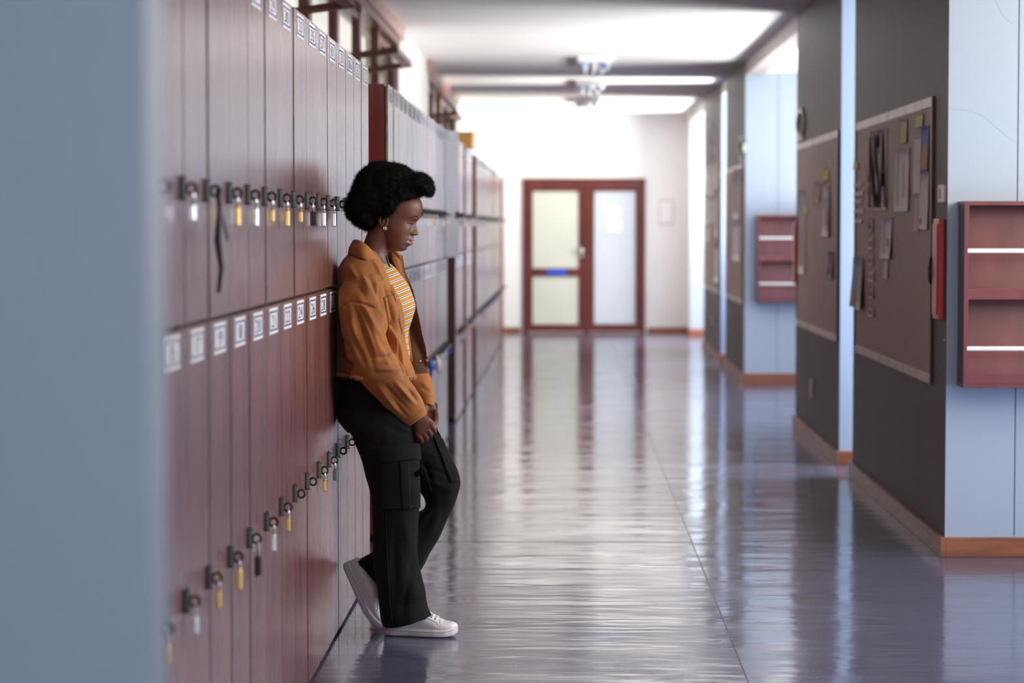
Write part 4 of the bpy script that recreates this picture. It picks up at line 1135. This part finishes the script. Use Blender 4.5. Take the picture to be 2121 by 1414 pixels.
loft(jb, smooth_rings([(722, 574, 776, 560, 8.275, .045, 2.2), (706, 592, 788, 574, 8.245, .070, 2.2), (701, 622, 797, 606, 8.215, .078, 2.2), (706, 680, 806, 662, 8.185, .080, 2.2), (716, 735, 817, 714, 8.17, .078, 2.2), (731, 770, 828, 750, 8.175, .072, 2.2),
   (757, 800, 846, 783, 8.19, .064, 2.2), (795, 840, 867, 813, 8.235, .052, 2.2), (826, 868, 880, 841, 8.265, .043, 2.2), (846, 882, 885, 857, 8.28, .036, 2.2)]))
loft(jb, smooth_rings([(730, 552, 800, 540, 8.50, .060, 2.2), (745, 590, 825, 570, 8.56, .068, 2.2), (775, 650, 850, 635, 8.595, .066, 2.2), (800, 710, 864, 690, 8.60, .062, 2.2), (822, 760, 876, 740, 8.57, .055, 2.2), (845, 800, 889, 776, 8.53, .047, 2.2), (862, 822, 898, 808, 8.49, .040, 2.2), (872, 832, 903, 840, 8.467, .034, 2.2)]))
Vj, Nj, Fj = remeshed(jb, .0032, 3)
qx, qy = pix(Vj)
nearJ = 1/(1+np.exp((Vj[:, 1]-8.36)/.01))
D = .0012*snoise(Vj, 40, 8)
cr = [(735, 600, 800, 720, 8, .006), (722, 610, 780, 745, 6, -.006), (760, 560, 795, 640, 6, -.005), (742, 640, 790, 760, 7, .005), (712, 650, 765, 775, 6, -.006), (720, 640, 752, 740, 6, .005),
      (770, 745, 828, 735, 7, -.006), (765, 765, 840, 762, 7, .006), (790, 790, 855, 860, 6, -.005), (810, 780, 866, 845, 6, .005), (775, 790, 835, 862, 7, .005), (800, 812, 850, 872, 5, -.005), (840, 800, 872, 840, 5, -.004),
      (705, 690, 735, 750, 6, -.006), (700, 740, 745, 770, 7, -.007), (702, 755, 750, 785, 6, .006), (770, 530, 800, 600, 5, .004), (782, 560, 800, 640, 5, -.006), (795, 650, 826, 745, 6, -.009), (745, 560, 770, 610, 7, .004),
      (800, 600, 832, 700, 6, .006), (815, 620, 838, 720, 4, -.004), (806, 575, 822, 640, 4, -.004), (812, 655, 834, 760, 6, .005), (825, 700, 838, 780, 5, .004), (716, 540, 748, 590, 7, .004), (724, 622, 790, 640, 4, -.005), (702, 620, 724, 640, 4, -.004)]
for c_ in cr: D += nearJ*crease(qx, qy, *c_[:4], c_[4]*.8, c_[5]*2.0)
for c_ in [(786, 585, 797, 660, 5, -.012), (796, 650, 829, 752, 6, -.016), (822, 735, 842, 790, 5, -.010), (758, 640, 800, 770, 5, .007), (745, 655, 782, 790, 5, -.008), (780, 700, 815, 775, 5, .006), (726, 630, 738, 700, 5, .006), (716, 600, 770, 600, 6, -.004), (775, 600, 800, 570, 5, .005), (735, 580, 760, 620, 5, -.005)]: D += nearJ*crease(qx, qy, *c_)
D += (1-nearJ)*(crease(qx, qy, 868, 800, 895, 812, 4, -.004) + crease(qx, qy, 866, 790, 890, 800, 4, .004) + crease(qx, qy, 850, 600, 862, 700, 4, .003))
Vj = Vj + Nj*D[:, None]
hemb = (qy > 768) & (qx < 868) & (Vj[:, 0] > -2)
Vj[:, 0] = np.maximum(Vj[:, 0], LX+.0012)
# far panel's inner face: dark lining colour with shade painted in; frayed hem threads are added below
M['shaded_lining'] = fabric('shaded_brown_jacket_inside', (0.085, 0.026, 0.008), 0.2, 0.9, 900)
Fa_ = np.array([f[:4] for f in Fj]) if all(len(f) == 4 for f in Fj) else None
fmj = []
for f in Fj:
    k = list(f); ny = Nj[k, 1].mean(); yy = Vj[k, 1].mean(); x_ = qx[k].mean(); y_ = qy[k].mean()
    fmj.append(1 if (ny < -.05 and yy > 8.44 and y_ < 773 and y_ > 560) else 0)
jacket = obj_np('jacket', Vj, Fj, [M['jacket'], M['shaded_lining']], person, True, fmj)
bvhJ = BVHTree.FromPolygons(Vj.tolist(), Fj)
# collar
cb = B()
def band(rows_, th=.0035, mat=0):
    """sheet through rows of world points with thickness"""
    n0 = len(cb.v); nr_, nc_ = len(rows_), len(rows_[0])
    cen = sum((p for r_ in rows_ for p in r_), Vector())/(nr_*nc_)
    fr_, bk_ = [], []
    for i in range(nr_):
        for j in range(nc_):
            a = rows_[i][min(j+1, nc_-1)]-rows_[i][max(j-1, 0)]; c2 = rows_[min(i+1, nr_-1)][j]-rows_[max(i-1, 0)][j]
            n_ = a.cross(c2).normalized(); fr_.append(rows_[i][j]+n_*th/2); bk_.append(rows_[i][j]-n_*th/2)
    cb.v += [tuple(p) for p in fr_+bk_]; n_1 = nr_*nc_
    for i in range(nr_-1):
        for j in range(nc_-1):
            a = n0+i*nc_+j; cb.f.append((a, a+1, a+nc_+1, a+nc_)); cb.m.append(mat); cb.f.append((n_1+a, n_1+a+nc_, n_1+a+nc_+1, n_1+a+1)); cb.m.append(mat)
    for i in range(nr_-1):
        for j in (0, nc_-1):
            a = n0+i*nc_+j; cb.f.append((a, a+nc_, n_1+a+nc_, n_1+a)); cb.m.append(mat)
    for j in range(nc_-1):
        for i in (0, nr_-1):
            a = n0+i*nc_+j; cb.f.append((a, a+1, n_1+a+1, n_1+a)); cb.m.append(mat)
def crv(P, n=24):
    P = [Vector(p) for p in P]; out = []
    for k in range(n+1):
        s = k/n*(len(P)-1); i = min(int(s), len(P)-2); t = s-i
        p0 = P[max(i-1, 0)]; p1 = P[i]; p2 = P[i+1]; p3 = P[min(i+2, len(P)-1)]
        out.append(.5*((2*p1)+(p2-p0)*t+(2*p0-5*p1+4*p2-p3)*t*t+(3*p1-p0-3*p2+p3)*t**3))
    return out
topc = crv([atY(790, 553, 8.325), atY(779, 534, 8.328), atY(766, 517, 8.333), atY(753, 506, 8.355), atY(744, 503, 8.40), atY(752, 506, 8.450), atY(778, 510, 8.472), atY(800, 512, 8.475), atY(814, 514, 8.47)])
foldc = crv([atY(787, 545, 8.312), atY(774, 525, 8.303), atY(759, 507, 8.305), atY(742, 498, 8.335), atY(731, 499, 8.40), atY(742, 502, 8.460), atY(772, 511, 8.490), atY(805, 517, 8.49), atY(822, 522, 8.482)])
lowc = crv([atY(787, 551, 8.302), atY(766, 543, 8.272), atY(748, 534, 8.262), atY(728, 528, 8.315), atY(721, 527, 8.40), atY(730, 530, 8.478), atY(765, 535, 8.515), atY(812, 538, 8.505), atY(835, 538, 8.492)])
mid1 = [(a*.55+c_*.45)+Vector((-.006, 0, .006)) for a, c_ in zip(foldc, topc)]
mid2 = [(a*.5+c_*.5)+Vector((-.004, -.002 if k < 12 else .002, .002)) for k, (a, c_) in enumerate(zip(foldc, lowc))]
band([topc, mid1, foldc, mid2, lowc])
cb.obj('collar', M['jacket'], jacket, True)
# far lapel / front placket edge
cb = B()
pl = [[atY(812, 522, 8.46), atY(822, 524, 8.475), atY(833, 530, 8.482)], [atY(812, 535, 8.452), atY(826, 540, 8.468), atY(836, 545, 8.478)], [atY(822, 560, 8.455), atY(831, 562, 8.468), atY(838, 564, 8.475)], [atY(834, 590, 8.47), atY(843, 590, 8.49), atY(850, 590, 8.495)]]
band(pl); cb.obj('lapel', M['jacket'], jacket, True)
# pockets, plackets, cuffs, hem, seams, buttons
db = B(); patch(db, bvhJ, (794, 616), (816, 608), (833, 690), (812, 712), .006, 8, 14, puff=.003); db.obj('chest_pocket', M['jacket'], jacket, True)
db = B(); patch(db, bvhJ, (812, 552), (819, 560), (838, 612), (829, 612), .003, 5, 14); patch(db, bvhJ, (829, 612), (838, 612), (858, 776), (846, 776), .003, 5, 24); db.obj('placket', M['jacket'], jacket, True)
sb_ = B()
seams = [[(702, 640), (712, 628), (725, 621), (750, 624), (772, 632), (795, 652)], [(702, 643), (712, 631), (725, 624), (750, 627), (772, 635), (793, 655)],
         [(762, 790), (790, 785), (815, 774), (829, 762)], [(763, 794), (792, 789), (817, 778), (831, 766)], [(838, 870), (858, 862), (876, 846)],
         [(800, 600), (812, 604), (828, 605)], [(800, 603), (812, 607), (829, 608)], [(815, 712), (830, 708), (842, 705)], [(836, 612), (842, 690), (856, 770)],
         [(870, 824), (884, 819), (900, 822)], [(846, 590), (852, 600), (860, 620)], [(796, 616), (815, 610)], [(798, 640), (812, 705)]]
for s in seams:
    sb_ = B(); on_surface(sb_, bvhJ, s, .0006, .0002)
    if sb_.v: sb_.obj('seam', M['stitch'], jacket, True)
fb = B(); random.seed(3)
for k in range(160):   # frayed hem threads
    t = k/160
    if t < .45: x = 700 + (752-700)*t/.45; y = 773 + 10*t/.45
    else: x = 838 + (866-838)*(t-.45)/.55; y = 782 - 1.5*(t-.45)/.55
    h, n = hit(bvhJ, x+random.uniform(-1, 1), y-3)
    if h is None or h.y > 8.42: continue
    e = h + Vector((random.uniform(-.006, .006), random.uniform(-.006, 0), -random.uniform(.008, .018)))
    fb.tube([h+n*.002, (h+e)/2+n*.003, e], [.0009, .0008, .0004], 0, 4)
for k in range(26):
    x = 862+20*k/26; p = atY(x, 772, PY+.132)
    e = p + Vector((random.uniform(-.004, .006), random.uniform(-.004, .004), -random.uniform(.006, .014))); fb.tube([p, e], [.0009, .0004], 0, 4)
tag(fb.obj('frayed_hem', paint('pale_frayed_threads', (.55, .27, .12), .8, .1), jacket), kind='stuff')
for (px, py, inner) in [(823, 544, 0), (870, 748, 0), (819, 637, 0), (821, 618, 0)]:
    h, n = hit(bvhJ, px, py)
    if h is None: h = atY(px, py, 8.45); n = Vector((0, -1, 0))
    B().ball(h+n*.0015 + (Vector((0, -.008, 0)) if py == 544 else Vector()), (.0045, .002, .0045), 0, 2).obj('button', M['brass'] if py != 544 else M['silver'], jacket, True)
# toggle at far hem
B().ball(atY(884, 746, 8.53), (.007, .006, .006), 0, 2).ball(atY(886, 740, 8.53), (.005, .004, .006), 0, 2).obj('hem_tab', M['jacket'], jacket, True)

# ---------------- shoes
def shoe(name, mtx, bend=0.0, label=None):
    Ls = .262
    xs = np.linspace(0, 1, 40)
    def hw(t): return np.interp(t, [0, .03, .12, .35, .55, .72, .86, .95, 1.0], [.010, .024, .034, .033, .041, .046, .040, .026, .002])
    def off(t): return np.interp(t, [0, .4, .7, 1], [0, -.002, .003, .006])
    def bendf(p):
        x, y, z = p
        if bend and x > .165:
            a = bend*min((x-.165)/.05, 1.0); dx = x-.165
            return (.165 + dx*math.cos(a) - z*math.sin(a)*.6, y, z*math.cos(a) + dx*math.sin(a))
        return p
    def section(b, lo, hi, scale, nz, mat, ex=2.6, spring=True):
        n = 28; base = len(b.v)
        for t in xs:
            w = float(hw(t))*scale; x = t*Ls; zl = lo(t); zh = hi(t); c = (zl+zh)/2; h = (zh-zl)/2
            if spring and t > .8: s_ = (t-.8)/.2; c += .010*s_*s_
            for k in range(n):
                a = 2*PI*k/n; ca, sa = math.cos(a), math.sin(a)
                yy = w*math.copysign(abs(ca)**(2/ex), ca); zz = h*math.copysign(abs(sa)**(2/ex), sa)
                b.v.append(tuple(bendf((x, yy+float(off(t)), c+zz))))
        for i in range(len(xs)-1):
            for k in range(n):
                l = (k+1) % n; b.f.append((base+i*n+k, base+(i+1)*n+k, base+(i+1)*n+l, base+i*n+l)); b.m.append(mat)
        b.f.append(tuple(base+k for k in range(n))); b.m.append(mat); e = base+(len(xs)-1)*n; b.f.append(tuple(e+k for k in range(n))[::-1]); b.m.append(mat)
    top = lambda t: float(np.interp(t, [0, .04, .1, .25, .4, .55, .7, .82, .92, .97, 1], [.058, .074, .082, .080, .092, .088, .068, .056, .050, .042, .030]))
    b = B(); section(b, lambda t: .012, top, .95, 0, 0, 2.15)
    up = b.obj(name, M['shoe'], person, True)
    bs_ = B(); section(bs_, lambda t: max(0, (t-.93)/.07)**2*.009 + max(0, (.04-t)/.04)**2*.005, lambda t: .031 + .002*(t > .8)*(t-.8)/.2, 1.04, 0, 0, 4.5)
    sl = bs_.obj('sole', M['sole'], up, True)
    # line round the sole, stitching, eyelets and laces
    st = B()
    for s in (-1, 1):
        st.tube([bendf((t*Ls, s*(float(hw(t))*1.055)+float(off(t)), .021+(.010*((t-.8)/.2)**2 if t > .8 else 0))) for t in np.linspace(.04, .98, 40)], .0010, 0, 5)
    st.obj('welt_line', paint('grey_line', (.45, .42, .45), .6, .05), up, True)
    def ontop(t, f):
        """point on the upper: f = -1..1 across"""
        w = float(hw(t))*.95; zl = .012; zh = top(t); c = (zl+zh)/2; h = (zh-zl)/2
        cc = max(-1, min(1, f)); yy = w*math.copysign(abs(cc)**(1/1.0), cc); zz = c + h*(max(0, 1-abs(cc)**2.15))**(1/2.15)
        if t > .8: zz += .010*((t-.8)/.2)**2
        return Vector(bendf((t*Ls, yy+float(off(t)), zz+.0012)))
    lc = B()
    for k in range(5):
        t = .50+.055*k
        lc.tube([ontop(t, -.55), ontop(t+.01, -.25)+Vector((0, 0, .003)), ontop(t+.012, .0)+Vector((0, 0, .004)), ontop(t+.01, .25)+Vector((0, 0, .003)), ontop(t, .55)], .0026, 0, 6)
        if k < 4: lc.tube([ontop(t, -.5), ontop(t+.03, 0)+Vector((0, 0, .003)), ontop(t+.055, .5)], .0024, 0, 6)
    lc.obj('laces', M['shoe'], up, True)
    eb_ = B()
    for k in range(5):
        for f in (-.62, .62): eb_.ball(ontop(.50+.055*k, f), .0016, 0, 1)
    eb_.obj('eyelets', M['black_plastic'], up)
    sm = B()
    for f in (-1, 1):
        sm.tube([ontop(.46, f*.72), ontop(.62, f*.80), ontop(.74, f*.84), ontop(.76, f*.90), ontop(.765, f*.97)], .0009, 0, 5)
        sm.tube([ontop(.80, f*.97), ontop(.79, f*.8), ontop(.775, f*.5), ontop(.77, f*.2)], .0008, 0, 5)
    sm.obj('seam', paint('grey_line2', (.50, .46, .50), .6, .05), up, True)
    up.matrix_world = mtx
    return up
yw = math.radians(-11)
ctrp = Vector((-.628, 8.37, 0))
shoe('shoe', Matrix.Translation(ctrp) @ Matrix.Rotation(yw, 4, 'Z'))
# far shoe: toe on the floor, heel against the locker door
ang_ = math.radians(65.5)
toe = atY(779, 1312, 8.47)
m_ = Matrix.Rotation(ang_, 4, 'Y')
T = Matrix.Translation((-.7835, 8.475, .232)) @ Matrix.Rotation(math.radians(-4), 4, 'Z') @ m_
shoe('shoe', T, bend=math.radians(7))

# ---------------- face details
hs0 = BVHTree.FromPolygons(W3.tolist(), HF)
for s in (1, -1):
    h = hs0.ray_cast(HP(.15, .0305*s, .0125), -fwd); c = h[0]; n_ = h[1]
    if n_.dot(fwd) < 0: n_ = -n_
    tu = (upv - n_*upv.dot(n_)).normalized(); tl = tu.cross(n_)
    if tl.dot(lat*s) < 0: tl = -tl                      # towards the outer corner
    R4 = Matrix((tl, tu, n_)).transposed().to_4x4()
    def ell(b, ctr, ax, mat):
        bmx = bmesh.new(); bmesh.ops.create_icosphere(bmx, subdivisions=3, radius=1)
        b.bm(bmx, mat, Matrix.Translation(ctr) @ R4 @ Matrix.Diagonal((*ax, 1))); bmx.free()
    ev2 = B(); ell(ev2, c - n_*.0024 - tu*.0006, (.0138, .0040, .0044), 0); ell(ev2, c - n_*.0008 - tl*.0030 - tu*.0010, (.0050, .0036, .0036), 1)
    ev2.obj('eye', [M['eye_white'], M['iris']], person, True)
    lash = B(); pts = []
    for i in range(17):
        a = PI*i/16; q = c + tl*(.0138*math.cos(a)) + tu*(.0030*math.sin(a)-.0002)
        hh = hs0.ray_cast(q + n_*.02, -n_); pts.append((hh[0] if hh[0] is not None else q) + n_*(.0006 + .0016*math.sin(a)))
    lash.tube(pts, [.0005+.0008*math.sin(PI*i/16)**.5 for i in range(17)], 0, 6)
    for i, p_ in enumerate(pts[1:-1]):
        d_ = n_*.0040 - tu*.0012 + tl*(.0025*math.cos(PI*(i+1)/16))
        lash.tube([p_, p_+d_*.6, p_+d_+tu*.0014], [.00028, .0002, .0001], 0, 4)
    lash.obj('eyelashes', M['hair'], person)
    lo = B(); ptl = []
    for i in range(13):
        a = PI*i/12; q = c + tl*(.0132*math.cos(a)) - tu*(.0042*math.sin(a))
        hh = hs0.ray_cast(q + n_*.02, -n_); ptl.append((hh[0] if hh[0] is not None else q) + n_*.0002)
    lo.tube(ptl, .0005, 0, 6); lo.obj('lower_eyelid', M['skin'], person, True)
    up_ = B(); ptl = []
    for i in range(13):
        a = PI*i/12; q = c + tl*(.0140*math.cos(a)) + tu*(.0030*math.sin(a)+.0016)
        hh = hs0.ray_cast(q + n_*.02, -n_); ptl.append((hh[0] if hh[0] is not None else q) + n_*.0002)
    up_.tube(ptl, .0010, 0, 8); up_.obj('upper_eyelid', M['skin'], person, True)
    br = B(); hs = BVHTree.FromPolygons(W3.tolist(), HF)
    for k in range(60):
        t = k/59; w0 = .014+.032*t; v0 = .0400 + .0045*math.sin(PI*min(t*1.25, 1)) - .006*max(0, t-.7)/.3
        for r_ in range(2):
            o_ = HP(.15, w0*s + random.uniform(-.001, .001), v0 + random.uniform(-.0018, .0018)*(1-.5*t)); h = hs.ray_cast(o_, -fwd)
            if h[0] is not None: br.tube([h[0], h[0]+h[1]*.0008+lat*s*.003+upv*.0008, h[0]+lat*s*.006+upv*.0003], [.00022, .0002, .0001], 0, 4)
    br.obj('eyebrow', M['brow'], person)
er = B()
pc = atY(797.0, 473, PY-.078)
for dx in (-.002, .0035):
    er.tube([pc + Vector((dx + .0052*math.cos(a)*.5, .0052*math.cos(a)*.8, .0052*math.sin(a))) for a in [2*PI*k/16 for k in range(16)]], .0012, 0, 6, closed=True)
er.obj('earring', M['silver'], person, True)
wt = B()
wc = atY(890, 838, 8.468)
wt.tube([wc + Vector((.0235*math.cos(a), .0225*math.sin(a), -.006*math.cos(a))) for a in [2*PI*k/28 for k in range(28)]], .0042, 0, 8, closed=True)
wt.ball(wc+Vector((.0235, -.004, -.004)), (.0045, .011, .011), 1, 2)
wt.obj('watch', [M['black_plastic'], paint('watch_glass', (.012, .02, .05), .1, .05)], person, True)

# ---------------- hair
out_ = [(788, 458), (784, 466), (778, 474), (763, 479), (748, 474), (736, 468), (727, 459), (720, 450), (715, 437), (715, 427), (718, 416), (723, 401), (729, 388), (735, 372), (743, 359), (751, 350), (761, 344), (773, 338), (785, 336), (800, 336), (816, 335.5), (826, 338), (834, 341), (842, 346), (850, 352), (858, 356), (867, 356), (876, 357), (884, 361), (891, 368), (898, 378), (901, 388), (899, 400), (894, 408), (887, 409), (879, 407), (870, 408)]
hl_ = [(870, 408), (863, 412), (851, 415), (840, 417), (832, 420), (827, 428), (823, 437), (816, 446), (806, 451), (798, 453), (792, 455), (788, 458)]
poly_ = np.array(out_[:-1]+hl_[:-1], float)
def seg_dist(P, pl):
    pl = np.array(pl, float); d = np.full(len(P), 1e9)
    for a, c_ in zip(pl[:-1], pl[1:]):
        ab = c_-a; t = np.clip(((P-a)@ab)/(ab@ab), 0, 1); d = np.minimum(d, np.hypot(*(P-(a+t[:, None]*ab)).T))
    return d
def inside(P, pl):
    x, y = P.T; r_ = np.zeros(len(P), bool)
    for a, c_ in zip(pl, np.roll(pl, -1, 0)):
        cnd = ((a[1] > y) != (c_[1] > y)); xi = (c_[0]-a[0])*(y-a[1])/(c_[1]-a[1]+1e-12)+a[0]; r_ ^= cnd & (x < xi)
    return r_
st_ = 1.6
gx = np.arange(708, 908, st_); gy = np.arange(328, 486, st_)
GX, GY = np.meshgrid(gx, gy, indexing='ij'); Pg = np.stack([GX.ravel(), GY.ravel()], 1)
ins = inside(Pg, poly_); do_ = seg_dist(Pg, out_)/596; dh_ = seg_dist(Pg, hl_)/596
T0 = .112*np.sqrt(np.clip(1-(1-np.minimum(do_/.075, 1))**2, 0, 1))
sk = .076
T1 = np.where(T0 > sk, sk + (T0-sk)*np.sqrt(np.clip(1-(1-np.minimum(dh_/.030, 1))**2, 0, 1)), T0)
T1 = T1*ins
ny_ = len(gy); idx_ = -np.ones(len(Pg), int); ids = np.where(ins)[0]; idx_[ids] = np.arange(len(ids))
fr3 = []; bk3 = []
for i in ids:
    fr3.append(atY(Pg[i, 0], Pg[i, 1], PY - T1[i]) if False else atY(Pg[i, 0], Pg[i, 1], PY) + Vector((0, -T1[i], 0))); bk3.append(atY(Pg[i, 0], Pg[i, 1], PY) + Vector((0, T1[i], 0)))
HVt = np.array([list(p) for p in fr3+bk3]); nI = len(ids); Fh_ = []
for i in range(len(gx)-1):
    for j in range(ny_-1):
        a, b2, c2, d2 = i*ny_+j, (i+1)*ny_+j, (i+1)*ny_+j+1, i*ny_+j+1
        q = [idx_[k] for k in (a, b2, c2, d2)]
        if min(q) >= 0:
            Fh_.append(tuple(q)); Fh_.append(tuple(nI+k for k in q[::-1]))
from collections import Counter
ec = Counter()
for f in Fh_:
    if f[0] < nI:
        for a, b2 in zip(f, f[1:]+f[:1]): ec[(a, b2)] += 1
for (a, b2) in list(ec):
    if (b2, a) not in ec: Fh_.append((b2, a, a+nI, b2+nI))
hbld = B(); hbld.v = [tuple(p) for p in HVt]; hbld.f = Fh_; hbld.m = [0]*len(Fh_)
Va, Na, Fa = remeshed(hbld, .0032, 3)
D = .0022*snoise(Va, 170, 21) + .0016*snoise(Va, 330, 22) + .0030*snoise(Va, 75, 23)
Va = Va + Na*(D-.003)[:, None]
# curls
rs = np.random.RandomState(4)
nst = 26000
pick = rs.randint(0, len(Va), nst)
P0 = Va[pick]; Nn_ = Na[pick] + rs.normal(size=(nst, 3))*.45; Nn_ /= np.linalg.norm(Nn_, axis=1)[:, None]
a1 = np.cross(Nn_, rs.normal(size=(nst, 3))); a1 /= np.linalg.norm(a1, axis=1)[:, None]; a2 = np.cross(Nn_, a1)
Ln = rs.uniform(.005, .015, nst); cr_ = rs.uniform(.0012, .0026, nst); tw = rs.uniform(5, 10, nst); ph0 = rs.uniform(0, 6.28, nst)
S = 7; verts = []
for s in range(S):
    t = s/(S-1); c = P0 - Nn_*.002 + Nn_*(Ln*t)[:, None] + a1*(cr_*np.cos(ph0+tw*t)*min(1, t*3))[:, None] + a2*(cr_*np.sin(ph0+tw*t)*min(1, t*3))[:, None]
    rad = .00030*(1-t*.5)
    for k in range(3):
        an = 2*PI*k/3; verts.append(c + a1*rad*math.cos(an) + a2*rad*math.sin(an))
SV = np.stack(verts, 1).reshape(-1, 3)
base_ = np.arange(nst)*S*3; fl_ = []
for s in range(S-1):
    for k in range(3):
        l = (k+1) % 3; fl_.append(np.stack([base_+s*3+k, base_+s*3+l, base_+(s+1)*3+l, base_+(s+1)*3+k], 1))
SF = np.concatenate(fl_)+len(Va)
hairV = np.concatenate([Va, SV]); hairF = Fa + [tuple(f) for f in SF.tolist()]
hairV[:, 0] = np.maximum(hairV[:, 0], LX+.002)
hair = obj_np('hair', hairV, hairF, [M['hair']], person)
hair['label'] = 'rounded black afro'
